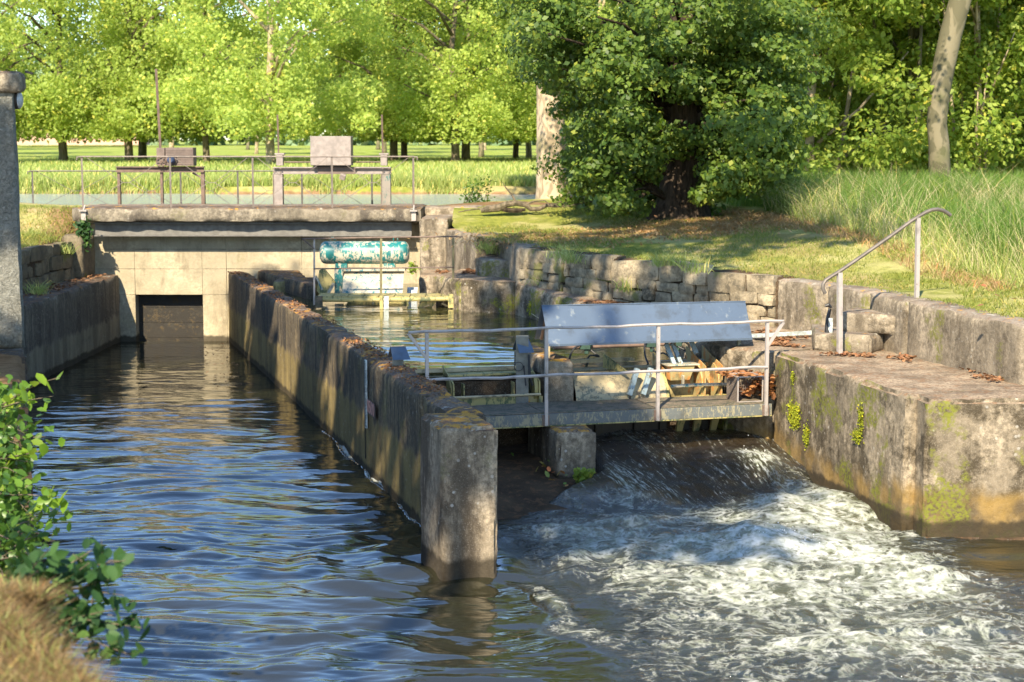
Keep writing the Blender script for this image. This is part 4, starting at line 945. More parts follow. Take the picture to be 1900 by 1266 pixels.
# its walkway
Yw = 32.6
uwk = thing('drum_walkway', 'mossy yellow pipe walkway in front of the teal drum gate', 'footbridge', (-2.6, Yw, 1.4))
xL, xR = X_(586, Yw), X_(846, Yw)
for k in range(9):
    a, b = xL+(xR-xL)*k/9+.008, xL+(xR-xL)*(k+1)/9-.008; MB().box(((a+b)/2, Yw+.35, 1.515), (b-a, .7, .035)).build('deck_panel', YELLOW, uwk)
MB().tube([(xL, Yw, 1.47), (xL+1, Yw, 1.465), (xR, Yw, 1.49)], .045, 10).build('edge_pipe', YELLOW, uwk, True)
MB().tube([(xL, Yw+.65, 1.47), (xR, Yw+.65, 1.48)], .04, 8).build('edge_pipe', YELLOW, uwk, True)
MB().box((xL+.05, Yw-.03, 1.43), (.13, .1, .22)).build('end_plate', DECK, uwk); MB().box((xR-.07, Yw-.03, 1.45), (.16, .1, .26)).build('end_plate', YELLOW, uwk)
MB().box((X_(716, Yw), Yw-.05, 1.42), (.09, .02, .24)).build('white_tag', WHITE, uwk); MB().box((X_(707, Yw), Yw-.05, 1.40), (.06, .03, .3)).build('hanger', YELLOW, uwk)
for a, b in (((590,566), (622,579)), ((797,566), (770,578)), ((820,563), (858,582))):
    MB().bar(Q(*a, Yw+.1), Q(*b, Yw+.3), .03).build('brace', PALEY, uwk)
q0 = [Q(770,577,Yw+.2), Q(783,560,Yw+.2), Q(810,560,Yw+.2), Q(800,572,Yw+.2), Q(776,592,Yw+.2)]
m = MB(); m.add(q0+[p+Vector((0,.05,0)) for p in q0], [(0,1,2,3,4), (9,8,7,6,5)]+[(k, (k+1) % 5, (k+1) % 5+5, k+5) for k in range(5)]); m.build('yellow_bow', YELLOW, uwk)
url = thing('walkway_railing', 'slim olive railing in front of the teal drum gate', 'railing', (-2.6, Yw, 1.4))
OLIVE = simple('olive stained steel', (.22,.19,.09), .6, .2)
for px, w_ in ((583, .03), (707, .04), (841, .035)): MB().bar(Q(px, 566, Yw-.02), Q(px, 442, Yw-.02), w_).build('post', OLIVE if px > 600 else RAIL, url)
MB().tube([Q(560,443.5,Yw-.04), Q(700,441,Yw-.04), Q(845,439,Yw-.04), Q(859,440,Yw-.04)], .016, 6).build('top_rail', RUST, url)
MB().tube([Q(583,499,Yw-.04), Q(700,498,Yw-.04), Q(843,496,Yw-.04)], .014, 6).build('middle_rail', RUST, url)
MB().bar(Q(561,443,Yw-.04), Q(583,462,Yw-.04), .025).build('brace', RUST, url); MB().bar(Q(858,441,Yw-.04), Q(842,456,Yw-.04), .025).build('brace', PALEY, url)
# little cascade beside the gate
m = MB(); cA, cB = Q(756, 533, 34.6), Q(775, 533, 34.6)
m.grid(lambda u, v: cA*(1-u)+cB*u+Vector((0, -.25*v-.03*vn(u*14, v*2, 0)-.05*math.sin(v*1.5), -.32*v**1.5)), 24, 14)
tag(m.build('cascade', simple('white falling water', (.66,.70,.70), .3, 0, .6, 22, .02), None, True), kind='structure')

# ================================================================ BRIDGE RAILINGS AND HOISTS
def xrail(name, lab, pxs, Yr, z0, z1, mat, pxy=None):
    xs_ = [Q(p, 330, Yr).x for p in pxs]; o_ = thing(name, lab, 'railing', (xs_[0], Yr, z0))
    for x in xs_: MB().bar((x, Yr, z0), (x, Yr, z1), .038).build('post', mat, o_)
    MB().tube([(xs_[0]-.10, Yr-.02, z1-.06), (xs_[0]-.10, Yr-.02, z1), (xs_[0], Yr-.02, z1+.015), (xs_[-1], Yr-.02, z1+.015), (xs_[-1]+.09, Yr-.02, z1), (xs_[-1]+.09, Yr-.02, z1-.06)], .018, 6).build('top_rail', mat, o_, True)
    MB().bar((xs_[0], Yr, z0+.06), (xs_[-1], Yr, z0+.06), .018).build('bottom_rail', mat, o_)
    for a, b in zip(xs_, xs_[1:]):
        c = (a+b)/2; zm = (z0+z1)/2; e = .08*(b-a)/1.8; m = MB()
        for sx_ in (-1, 1):
            ex = a if sx_ < 0 else b; exi = ex-sx_*.10*(b-a)/1.8
            m.bar((exi, Yr-.01, z1), (c+sx_*e, Yr-.01, zm+.005), .011); m.bar((exi, Yr-.01, z0+.05), (c+sx_*e, Yr-.01, zm-.005), .011)
        m.bar((c-e, Yr-.01, zm), (c+e, Yr-.01, zm), .013); m.build('cross_brace', mat, o_)
    return o_
fr = xrail('bridge_railing', 'front railing of the sluice bridge with flattened cross braces', (152.5, 316, 469, 616, 767), 37.95, 3.0, 4.10, simple('dull bridge rail steel', (.22,.18,.15), .6, .2))
for px in (152.5, 767):
    x = Q(px, 330, 37.76).x; MB().box((x, 37.76, 2.94), (.16, .1, .03)).build('foot_plate', RAIL, fr); MB().box((x, 37.78, 2.82), (.1, .03, .2)).build('foot_plate', RAIL, fr)
    MB().bar((x, 37.77, 2.94), (x, 37.95, 3.05), .03).build('foot_bracket', RAIL, fr)
xrail('river_railing', 'rear railing of the sluice bridge, lower and closer to the river', (60, 222, 335, 441, 560, 690), 41.6, 2.80, 3.72, simple('dark railing steel', (.13,.115,.10), .6, .3))
rough_obj('river_walkway', [prism([(-11.9, 41.3), (-3.0, 41.3), (-3.0, 41.9), (-11.9, 41.9)], 2.2, 2.81)], C_slab, None, res=.2, amp=.01, chip=.02); tag(bpy.data.objects['river_walkway'], 'low concrete walkway at the river edge behind the hoists', 'walkway')
Yh = 39.6
def XH(px): return (px-950)/F_PX*Yh
def ZH(py): return Q(950, py, Yh).z
def ibeam(m, x0, x1, z0, z1, y, d=.2):
    m.box(((x0+x1)/2, y, z1-.012), (x1-x0, d, .024)); m.box(((x0+x1)/2, y, z0+.012), (x1-x0, d, .024)); m.box(((x0+x1)/2, y-.03, (z0+z1)/2), (x1-x0, .02, z1-z0-.05))
hl = thing('left_hoist', 'brown sluice hoist with tall spindle and louvred cabinet on the bridge', 'hoist', (XH(300), Yh, 3))
hl.name = 'sluice_hoist'
m = MB(); ibeam(m, XH(220), XH(382), ZH(320), ZH(309), Yh); m.build('beam', RUST, hl)
for px, w_ in ((224, .06), (303, .055), (379, .08)): MB().box((XH(px), Yh, (ZH(320)+3)/2), (w_, .12, ZH(320)-3.0)).build('leg', RUST, hl)
MB().bar((XH(360), Yh, ZH(321)), (XH(377), Yh, ZH(330)), .04).build('gusset', RUST, hl)
MB().bar((XH(301.5), Yh, ZH(275)), (XH(297), Yh, ZH(128)), .052).build('spindle', RUST, hl)
MB().box(((XH(297)+XH(312))/2, Yh-.05, ZH(291)), (XH(312)-XH(297), .25, ZH(275)-ZH(308))).build('gearbox', BROWNBOX, hl, bevel=.006)
m = MB(); x0, x1 = XH(314), XH(365); z0, z1 = ZH(308), ZH(274)
m.box(((x0+x1)/2, Yh, (z0+z1)/2), (x1-x0, .4, z1-z0)); cb = m.build('cabinet', BROWNBOX, hl, bevel=.006)
for k in range(9):
    z = z0+.05+(z1-z0-.1)*k/8; MB().box(((x0+x1)/2, Yh-.205, z), (x1-x0-.04, .012, .02)).build('louvre', BROWNBOX, cb)
m = MB(); c = Vector((XH(325), Yh-.22, ZH(297))); m.tube([c+Vector((0,.08,0)), c+Vector((0,-.08,0)), c+Vector((0,-.12,0))], [.085,.085,.05], 18); m.build('motor', simple('dark blue motor', (.03,.05,.11), .4), hl, True)
m = MB()
for k in range(14): m.box(c+Vector((.02*math.cos(k)-.0, -.13, 0)), (.004, .004, .004))
MB().tube([c+Vector((.1,-.02,.09)), c+Vector((.13,-.03,0)), c+Vector((.07,-.03,-.1)), c+Vector((-.06,-.03,-.13))], .012, 6).build('hose', BLACK, hl, True)
hr2 = thing('sluice_hoist', 'grey sluice hoist with big plain cabinet between two gearboxes on the bridge', 'hoist', (XH(618), Yh, 3))
GB = GREYBOX
m = MB(); ibeam(m, XH(510), XH(727), ZH(323), ZH(310), Yh, .26); m.build('beam', GB, hr2)
MB().box((XH(627), Yh-.14, ZH(316.5)), (.85, .02, .16)).build('beam_panel', BROWNBOX, hr2)
for px in (519, 718): MB().box((XH(px), Yh, (ZH(323)+3)/2), (.20, .24, ZH(323)-3.0)).build('leg', GB if px < 600 else metal_paint('chipped green grey leg', (.25,.22,.18), (.02,.12,.11), .25), hr2, bevel=.006)
for px in (510, 709): MB().box((XH(px)+.0, Yh-.13, (ZH(323)+3)/2), (.02, .02, ZH(323)-3.0)).build('leg_edge', BROWNBOX, hr2)
for px in (522, 714):
    m = MB(); m.box((XH(px), Yh, ZH(297)), (.15, .2, ZH(287)-ZH(308))); m.box((XH(px), Yh, ZH(286)), (.22, .22, .04)); m.build('gearbox', GB, hr2, bevel=.006)
    MB().bar((XH(px-2.5), Yh, ZH(286)), (XH(px-3.5), Yh, ZH(213)), .035).build('spindle', RUST, hr2)
MB().tube([(XH(530), Yh, ZH(301)), (XH(706), Yh, ZH(301))], .016, 8).build('drive_shaft', RUST, hr2, True)
x0, x1 = XH(581), XH(655.5); MB().box(((x0+x1)/2, Yh-.05, (ZH(253)+ZH(307))/2), (x1-x0, .55, ZH(253)-ZH(307))).build('cabinet', GB, hr2, bevel=.01)
MB().box(((x0+x1)/2, Yh, ZH(308.5)), (x1-x0-.1, .4, .03)).build('plinth', BLACK, hr2)
for px in (512, 524, 712, 724):
    for py in (313, 319): MB().tube([(XH(px), Yh-.13, ZH(py)), (XH(px), Yh-.16, ZH(py))], .018, 6).build('bolt', BROWNBOX, hr2)
m = MB(); wc = Vector((XH(306), Yh-.22, ZH(300))); m.tube([wc+Vector((.11*math.cos(a), 0, .11*math.sin(a))) for a in np.linspace(0, 6.2832, 20)], .012, 6)
for a in (0, 1.047, 2.094): m.bar(wc-Vector((.11*math.cos(a), 0, .11*math.sin(a))), wc+Vector((.11*math.cos(a), 0, .11*math.sin(a))), .012)
m.build('hand_wheel', RUST, hl)
fl_ = thing('floodlight', 'small square floodlight hanging under the beam of the grey hoist', 'floodlight', (XH(639), Yh-.2, ZH(327)))
MB().box((XH(639), Yh-.22, ZH(328)), (.13, .08, .13), Matrix.Rotation(.3, 3, 'Y') @ Matrix.Rotation(.4, 3, 'X')).build('lamp_head', GREYBOX, fl_, bevel=.006)
MB().bar((XH(639), Yh-.2, ZH(326)), (XH(639), Yh-.12, ZH(322)), .02).build('bracket', RUST, fl_)

# ================================================================ RENDERED BUILDING
bd = thing('rendered_building', 'corner of a rough grey rendered building at the left edge', 'building', (-8, 23, 1.6))
yb = 22.75; xe = Q(27, 300, yb).x; xk = Q(34, 300, yb+.22).x
b_, t_ = prism([(-13, yb), (xe, yb), (xk, yb+.22), (-13, yb+.22)], 1.72, 5.22)
b_[1] = (xe+.03, yb, 1.72); b_[2] = (xk+.02, yb+.22, 1.72)
rough_obj('rendered_wall', [(b_, t_)], RENDER, bd, res=.07, amp=.012, chip=.02)
rough_obj('rear_wing', [prism([(-13, yb+.31), (-7.75, yb+.31), (-7.75, 26.5), (-13, 26.5)], 1.4, 5.22)], RENDER, bd, res=.3, amp=.012, chip=.02)
rough_obj('coping', [prism([(-13, yb-.1), (Q(41,140,yb).x, yb-.1), (Q(50,140,yb+.35).x, yb+.35), (-13, yb+.35)], 5.10, 5.38)], C_slab, bd, res=.07, amp=.012, chip=.03)
MB().bar(Q(47,133,22.9), Q(61,137,22.9), .03).build('gutter_end', DARKM, bd)
MB().box((-11, 24.9, 5.45), (6, 3.4, .15)).build('roof', C_slab, bd)
lp = thing('bulkhead_lamp', 'oval bulkhead lamp fixed just below the coping of the rendered building', 'lamp', tuple(Q(36,185,22.9)))
c = Q(35, 186, 22.95); m = MB(); m.tube([c+Vector((-.05,0,0)), c+Vector((-.01,0,0))], .12, 20); m.build('lamp_base', DARKM, lp, True, 30)
m = MB(); m.grid(lambda u, v: c+Vector((.055*math.cos(v*1.57), .10*math.sin(v*1.57)*math.cos(u*6.283), .115*math.sin(v*1.57)*math.sin(u*6.283))), 20, 6); m.build('lamp_glass', simple('frosted lamp glass', (.42,.45,.45), .25), lp, True)
# ================================================================ VEGETATION
def unit(a): return a/np.maximum(np.linalg.norm(a, axis=-1, keepdims=True), 1e-9)
def leaf_mesh(name, C, N, size, var=.35, long=1.25, six=False, droop=0.):
    n = len(C); N = unit(N); A = rng.normal(size=(n, 3)); A[:,2] -= droop; D = unit(A-(A*N).sum(1, keepdims=True)*N); S = np.cross(N, D)
    sz = size*(1+var*rng.uniform(-1, 1, (n, 1)))
    if six:
        tmpl = [(-.5,0,0), (-.22,.33,.05), (.2,.3,.04), (.55,0,-.06), (.2,-.3,.04), (-.22,-.33,.05)]
        V = np.stack([C+D*sz*long*a+S*sz*b+N*sz*c for a, b, c in tmpl], 1).reshape(-1, 3)
        i = np.arange(n)[:, None]*6; Fc = np.concatenate([i+np.array([[0,3,2,1]]), i+np.array([[0,5,4,3]])], 0)
    else:
        tmpl = [(-.5,0,0), (.05,.42,.10), (.55,0,-.04), (.05,-.42,.10)]
        V = np.stack([C+D*sz*long*a+S*sz*b+N*sz*c for a, b, c in tmpl], 1).reshape(-1, 3)
        Fc = np.arange(n)[:, None]*4+np.arange(4)[None]
    return mesh(name, V, Fc, False, 0)
def clumps(cent, rad, n, squash=.6, up=.6, centre=None, shell=.5):
    """leaf positions and normals gathered in clumps"""
    cent = np.asarray(cent, float); k = rng.integers(0, len(cent), n); d = unit(rng.normal(size=(n, 3))); r = rng.random((n, 1))**(1/3*(1-shell)+.12)
    rad = np.asarray(rad)[k][:, None] if np.ndim(rad) else rad
    C = cent[k]+d*r*rad*np.array([1, 1, squash]); N = d*.7+rng.normal(size=(n, 3))*.55+np.array([0, 0, up])
    if centre is not None: N += .5*unit(C-np.asarray(centre))
    return C, N
L_FAR = leaf_mat('fresh plane leaves', (.34,.45,.09), (.50,.60,.14), .58, (.70,.78,.20))
L_LIME = leaf_mat('lime tree leaves', (.05,.10,.018), (.17,.25,.04), .42, (.40,.50,.07), .45)
L_WOOD = leaf_mat('wood undergrowth leaves', (.18,.28,.04), (.37,.45,.08), .5, (.58,.66,.08))
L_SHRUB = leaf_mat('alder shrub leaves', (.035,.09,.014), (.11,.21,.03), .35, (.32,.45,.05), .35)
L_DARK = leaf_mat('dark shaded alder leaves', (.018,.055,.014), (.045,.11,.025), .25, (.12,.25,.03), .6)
L_SHADE = leaf_mat('shade tree leaves', (.05,.12,.02), (.08,.16,.03), .15)
BARK = bark_mat('furrowed bark', (.075,.055,.038), (.028,.021,.015)); BARKP = bark_mat('pale plane bark', (.42,.33,.22), (.24,.19,.12), True)
BARKD = bark_mat('brown trunk bark', (.20,.16,.11), (.09,.075,.05)); BARKG = bark_mat('grey green bark', (.19,.165,.105), (.11,.10,.06), True, .7)

def trunk_mesh(name, path, radii, mat, parent, n=12, branches=()):
    m = MB(); pts = [Vector(p) for p in path]
    m.tube(pts, radii, n)
    for bp, br in branches: m.tube([Vector(p) for p in bp], br, 6)
    o = m.build(name, mat, parent, True, 0); return o
def crown_centres(n, rx, rz, zc, low=0., seed=0, flat=1.):
    r_ = np.random.default_rng(seed); d = unit(r_.normal(size=(n, 3))); rr = r_.uniform(.55, 1.0, (n, 1))**.6
    C = d*rr*np.array([rx, rx*flat, rz]); C[:,2] += zc; C += (r_.random((n, 3))-.5)*np.array([1.6, 1.6, 1.4]); return C
# four kinds of meadow tree
protos = []
for v in range(6):
    r_ = np.random.default_rng(100+v); hi = v > 3; H = 14.5+1.3*(v % 4); zc = 3.0+H/2-.8+[0,.6,-.3,.3,.3,.5][v]
    Cc = crown_centres(92, 5.6+.3*(v % 4), H/2-(1.6 if hi else 0), zc+(1.6 if hi else 0), seed=20+v)
    sk = r_.uniform(-5.4, 5.4, (46, 3)); sk[:,2] = r_.uniform(1.9, 4.6, 46) if not hi else r_.uniform(5.5, 7.5, 46); Cc = np.concatenate([Cc, sk])   # low skirt
    C, N = clumps(Cc, r_.uniform(.8, 1.7, len(Cc)), 30000 if not hi else 12000, .75, .35, (0, 0, zc), .6)
    C = C[C[:,2] > (1.35 if not hi else 4.4)]; N = N[:len(C)]
    t = thing('meadow_tree', 'x', 'tree'); h0 = .21+.03*(v % 4)
    path = [(0,0,-.2), (.05,0,.5), (.1*r_.normal(),.1,3), (.3*r_.normal(),0,7), (.3*r_.normal(),0,12), (.3*r_.normal(),0,H-1)]
    br = []
    for k in range(14):
        z = 2.5+k*.9; a = r_.uniform(0, 6.28); e = Vector((math.cos(a)*4.2, math.sin(a)*4.2, z+2.5)); br.append(([(0,0,z), e*.5+Vector((0,0,z*.5+.5)), e], [.13,.08,.03]))
    trunk_mesh('trunk', path, [h0*1.35,h0,h0*.85,h0*.7,h0*.45,.05], [BARKD, BARKP, BARKD, BARKG, BARKP, BARKG][v], t, 10, br)
    link('crown', leaf_mesh('crown', C, N, .18 if not hi else .26), L_FAR, t); protos.append(t)
used = set()
def place(v, x, y, s, rz, name, lab, grp, z=None):
    p = protos[v]; o = p if v not in used else copy_tree(p); used.add(v)
    z = float(far_z(x, y)[0]) if z is None else z
    o.location = (x, y, z); o.scale = (s, s, s); o.rotation_euler = (0, 0, rz)
    # children were built at the origin
    tag(o, lab, 'tree', grp); o.name = name; return o
def XY(px, y): return (px-950)/F_PX*y
front = [(-20,104,0,1,'lowest hanging meadow tree at the far left edge beside the building cap'), (122,107,2,1.0,'front row meadow tree with short thick trunk left of the bridge railing'), (245,106,2,1.0,'front row meadow tree with stout dark trunk left of the brown cabinet'),
 (268,113,3,.95,'slim meadow tree directly right of the stout dark trunk'), (385,106,0,1.0,'front row meadow tree right of the brown louvred cabinet'), (505,96,1,1.05,'pale barked meadow tree behind the left gearbox of the grey hoist'),
 (733,110,2,1.0,'meadow tree behind the right spindle, left one of a close pair'), (750,114,0,1.05,'meadow tree behind the right spindle, right one of a close pair'), (845,106,2,.95,'dark trunked meadow tree between the spindle and the pale plane tree'),
 (866,112,3,.95,'meadow tree just right of the dark trunk beyond the river'), (957,120,0,1.0,'meadow tree beyond the river, left of the pale plane trunk'), (980,126,1,.95,'meadow tree glimpsed immediately left of the pale plane trunk'),
 (1110,112,1,1.0,'meadow tree seen through the left side of the dark lime tree'), (1215,116,3,1.0,'meadow tree seen through the gap left of the lime trunk'), (1340,112,0,1.05,'meadow tree hidden behind the right side of the lime tree')]
for i, (px, y, v, s, lab) in enumerate(front): place(v, XY(px, y), y, s, i*1.7, 'meadow_tree', lab, 'trees standing in front on the meadow')
r_ = np.random.default_rng(5); k = 0
for y, step in ((140, 13), (172, 14), (215, 16)):
    for x in np.arange(-.36*y-5, .26*y, step):
        if y > 150 and -.29*y < x < -.21*y and y < 240: continue
        xx = x+r_.uniform(-2.5, 2.5); place(int(r_.integers(4, 6)), xx, y+r_.uniform(-6, 6), r_.uniform(.85, 1.15), r_.uniform(0, 6.3), 'meadow_tree', 'green tree in the rows far behind on the meadow', 'trees in the rear rows on the meadow'); k += 1
# far-off wood closing the view
Cc = np.stack([rng.uniform(-150, 170, 900), rng.uniform(288, 300, 900), rng.uniform(3, 20, 900)], -1); C, N = clumps(Cc, 3.5, 26000, .8, .4)
o = link('distant_wood', leaf_mesh('distant_wood', C, N, 1.5), leaf_mat('hazed far wood leaves', (.24,.36,.19), (.34,.46,.27), .4), None); tag(o, kind='stuff')  # distance haze is put into the pale leaf colour
# pink house far left
hs = thing('pink_house', 'pale pink house glimpsed under the meadow trees at far left', 'house', (-65, 262, 4))
hx = [-74, -56]; PINKW = simple('pale pink wall', (.56,.34,.25), .8, 0, .15, .5)
MB().box((-65, 262, 6.2), (19, 8, 5.2)).build('wall', PINKW, hs)
m = MB(); m.add([(-75.2,257.4,8.8), (-54.8,257.4,8.8), (-54.8,266.6,8.8), (-75.2,266.6,8.8), (-73,262,11.6), (-57,262,11.6)], [(0,1,5,4), (2,3,4,5), (1,2,5), (3,0,4), (3,2,1,0)]); m.build('roof', simple('brown roof tile', (.22,.12,.08)), hs)
for i in range(5):
    f_ = MB().box((-72.5+i*3.7, 257.96, 6.6), (1.1, .12, 1.6)).build('window', WHITE, hs); MB().box((-72.5+i*3.7, 257.88, 6.6), (.9, .05, 1.4)).build('pane', simple('dark pane', (.05,.06,.07), .1) if 'dark pane' not in bpy.data.materials else bpy.data.materials['dark pane'], f_)

# woodland behind the lawn on the right
wprot = []
for v in range(3):
    r_ = np.random.default_rng(300+v); t = thing('woodland_tree', 'x', 'tree'); H = 11+2*v
    Cc = np.stack([r_.normal(0, 1.9, 60), r_.normal(0, 1.6, 60), r_.uniform(.8, H, 60)], -1); C, N = clumps(Cc, r_.uniform(.5, 1.3, 60), 24000, .7, .45, None, .5)
    path = [(0,0,-.3), (.1,0,2), (.25*r_.normal(),.1,5), (.4*r_.normal(),0,H)]; br = []
    for k in range(11):
        z = .6+k*.8; a = r_.uniform(0, 6.28); l = r_.uniform(1, 2.6); br.append(([(0,0,z), (math.cos(a)*l*.5, math.sin(a)*l*.5, z+.9), (math.cos(a)*l, math.sin(a)*l, z+2.2)], [.05,.035,.012]))
    for k in range(3):
        a = r_.uniform(0, 6.28); br.append(([(math.cos(a)*.5, math.sin(a)*.5, -.2), (math.cos(a)*1., math.sin(a)*.9, 3), (math.cos(a)*1.6, math.sin(a)*1.4, 7)], [.06,.05,.02]))
    trunk_mesh('trunk', path, [.14,.11,.09,.03], [BARKP, BARKG, BARKP][v], t, 8, br); link('crown', leaf_mesh('crown', C, N, .125), L_WOOD, t); wprot.append(t)
def gz(x, y): return float(lawn_z(np.array(float(x)), np.array(float(y)))) if y < 38.9 else float(far_z(x, y)[0])
wlabs = {0:'leafy sapling at the front edge of the wood just right of the lime tree', 1:'young tree with a forked pale stem at the front of the wood', 2:'slender woodland tree left of the big leaning trunk', 3:'woodland tree immediately left of the leaning trunk foot', 4:'slim woodland tree immediately right of the leaning trunk', 5:'woodland tree at the right edge of the picture'}
i = 0; wused = set()
for y, step in ((46.5, 2.6), (50, 3.1), (55, 3.6), (62, 4.2), (72, 5)):
    for x in np.arange(7.6+(y-46)*.17, .34*y+1.5, step):
        v = i % 3; o = wprot[v] if v not in wused else copy_tree(wprot[v]); wused.add(v)
        xx, yy = x+random.uniform(-.7, .7), y+random.uniform(-1, 1); s_ = random.uniform(.8, 1.2)
        o.location = (xx, yy, gz(xx, yy)); o.scale = (s_, s_, s_); o.rotation_euler = (0, 0, random.uniform(0, 6.3))
        lab = wlabs.get(i) if y < 48 else None
        tag(o, lab or 'leafy young tree with thin stems inside the right hand wood', 'tree', 'trees of the right hand wood'); o.name = 'woodland_tree'; i += 1
Cc = np.stack([rng.uniform(6, 45, 500), rng.uniform(80, 90, 500), rng.uniform(3, 17, 500)], -1); C, N = clumps(Cc, 2.2, 26000, .8, .4)
o = link('wood_backdrop', leaf_mesh('wood_backdrop', C, N, .55), L_WOOD, None); tag(o, kind='stuff')
# big trees on the near side
def tree_thing(name, lab, x, y, path, rad, mat, n=18, brs=(), cl=None, lmat=None, lsize=.1, nleaf=1000, six=False, droop=0.):
    z = gz(x, y); t = thing(name, lab, 'tree', (x, y, z)); o = trunk_mesh('trunk', [(x+a, y+b, z+c) for a, b, c in path], rad, mat, t, n, brs)
    if cl is not None:
        C, N = cl; link('crown', leaf_mesh('crown', C, N, lsize, .4, 1.15, six, droop), lmat, t)
    return t
# leaning trunk
pz = [(Q(px, py, 42)) for px, py in ((1748,300),(1742,265),(1738,230),(1742,180),(1752,120),(1765,60),(1782,0),(1800,-70),(1822,-160),(1850,-300))]
x0 = pz[0].x; path = [(p.x-x0, 0, p.z-gz(x0, 42)) for p in pz]; path[0] = (0, 0, -.3)
Cc = np.array([(x0+1.5+rng.normal()*2.6, 42+rng.normal()*2, 10.5+rng.random()*6) for _ in range(60)])
tree_thing('leaning_tree', 'tall smooth grey trunk leaning right in front of the wood', x0, 42, path, [.30,.25,.24,.255,.27,.27,.265,.25,.2,.1], BARKG, 16, (), clumps(Cc, 1.3, 9000, .6), L_WOOD, .18)
pz = [(Q(px, py, 48)) for px, py in ((1452,330),(1452,200),(1453,90),(1455,0),(1460,-150),(1462,-260))]
x0 = pz[0].x; Cc = np.array([(x0+rng.normal()*2.6, 48+rng.normal()*2, 9+rng.random()*7) for _ in range(60)])
tree_thing('grey_trunk_tree', 'straight grey trunk half hidden behind the right side of the lime tree', x0, 48, [(p.x-x0, 0, p.z-gz(x0, 48)) for p in pz], [.34,.31,.30,.29,.2,.1], BARKG, 14, (), clumps(Cc, 1.3, 8000, .6), L_WOOD, .18)
# pale plane tree by the river
px0 = XY(1028, 43.3); path = [(0,0,-.3), (0,0,.15), (-.05,0,.8), (-.08,0,2.0), (-.12,0,3.5), (-.2,0,6.0), (-.1,.2,10), (.1,.2,16)]
Cc = crown_centres(80, 4.3, 5.5, 13.5, seed=9)+np.array([px0, 43.5, 0]); 
brs = [([(px0-.1,43.3,3+5+k*.6), (px0+2*math.cos(k*2.1),43.3+2*math.sin(k*2.1),11+k*.5), (px0+3.6*math.cos(k*2.1),43.3+3.6*math.sin(k*2.1),13+k*.4)], [.12,.08,.03]) for k in range(8)]
tree_thing('plane_tree', 'pale barked plane tree trunk flaring at the foot beside the river', px0, 43.3, path, [.62,.50,.40,.36,.33,.30,.2,.08], BARKP, 20, brs, clumps(Cc, 1.4, 14000, .6), L_LIME, .2)
# the lime tree
lx, ly = limex, limey; lz = gz(lx, ly)
def LP(px, py, dy=0): p = Q(px, py, ly+dy); return np.array([p.x, p.y, p.z])
regs = []   # (px,py, rx px, ry px, n clumps)
r_ = np.random.default_rng(77)
spec = [(1040,40,60,70,30), (1030,120,40,50,22), (1005,90,25,60,12), (1010,20,30,40,10), (1460,120,40,90,16), (1380,20,90,30,14), (1130,230,60,110,24), (1095,330,45,50,9), (1150,350,70,40,11), (1100,110,80,60,20), (1190,60,80,60,20), (1260,20,90,40,14), (1340,60,80,70,24), (1400,120,70,80,24), (1350,200,70,70,22), (1420,240,60,60,18), (1355,290,70,50,15), (1400,330,55,40,10), (1310,340,45,30,5), (1330,250,25,40,5), (1190,330,35,40,5), (1440,40,60,50,14), (1210,200,40,60,3), (1150,375,60,12,4), (1100,190,70,130,26), (1400,220,80,130,26), (1225,320,25,50,6), (1268,230,26,90,9), (1320,300,30,40,4), (1265,160,50,30,5), (1255,80,60,60,12), (1440,300,35,50,6)]
cc = []
for cx_, cy_, rx_, ry_, n_ in spec:
    for _ in range(n_):
        a, b = r_.normal(0, .6, 2); dy = -abs(r_.normal(0, 1.5))-.4 if r_.random() < .6 else abs(r_.normal(0, 1.6))
        if cy_ > 300: dy = max(min(dy, 1.2), -1.3)
        if 1215 < cx_+a*rx_ < 1320 and cy_+b*ry_ > 60 and r_.random() < .45: dy = abs(dy)+.6
        cc.append(LP(cx_+a*rx_, min(cy_+b*ry_, 382-(dy < -.8)*4), dy))
cc = np.array(cc); up = np.stack([lx-.3+r_.normal(0, 2.7, 90), ly+r_.normal(0, 2.2, 90), r_.uniform(8, 17, 90)], -1); allc = np.concatenate([cc, up])
C, N = clumps(allc, np.concatenate([r_.uniform(.28, .62, len(cc)), r_.uniform(.6, 1.2, len(up))]), 100000, .6, .55, (lx, ly+1.5, 7), .35)
ok = C[:,2] > lz+.08; C, N = C[ok], N[ok]
brs = []
for c_ in list(cc[::3])+list(up[::4]):
    base = Vector((lx+(c_[0]-lx)*.08, ly, max(lz+.3, min(c_[2]-.3-abs(c_[0]-lx)*.25, 15)))); e = Vector(c_); mid = base.lerp(e, .5)+Vector((0, 0, .25)); brs.append(([base, mid, e], [.045, .028, .008]))
path = [(-.05,0,-.3), (-.03,0,.05), (0,0,.45), (.02,0,1.2), (.05,0,2.2), (.08,0,4.5), (.1,0,8), (.1,0,15)]
path = [(a-.02*0, b, c) for a, b, c in path]
tree_thing('lime_tree', 'big dark lime tree with leafy low branches and furrowed trunk on the lawn edge', lx, ly, path, [.85,.68,.50,.42,.39,.37,.34,.12], BARK, 26, brs, (C, N), L_LIME, .092, 0, False)
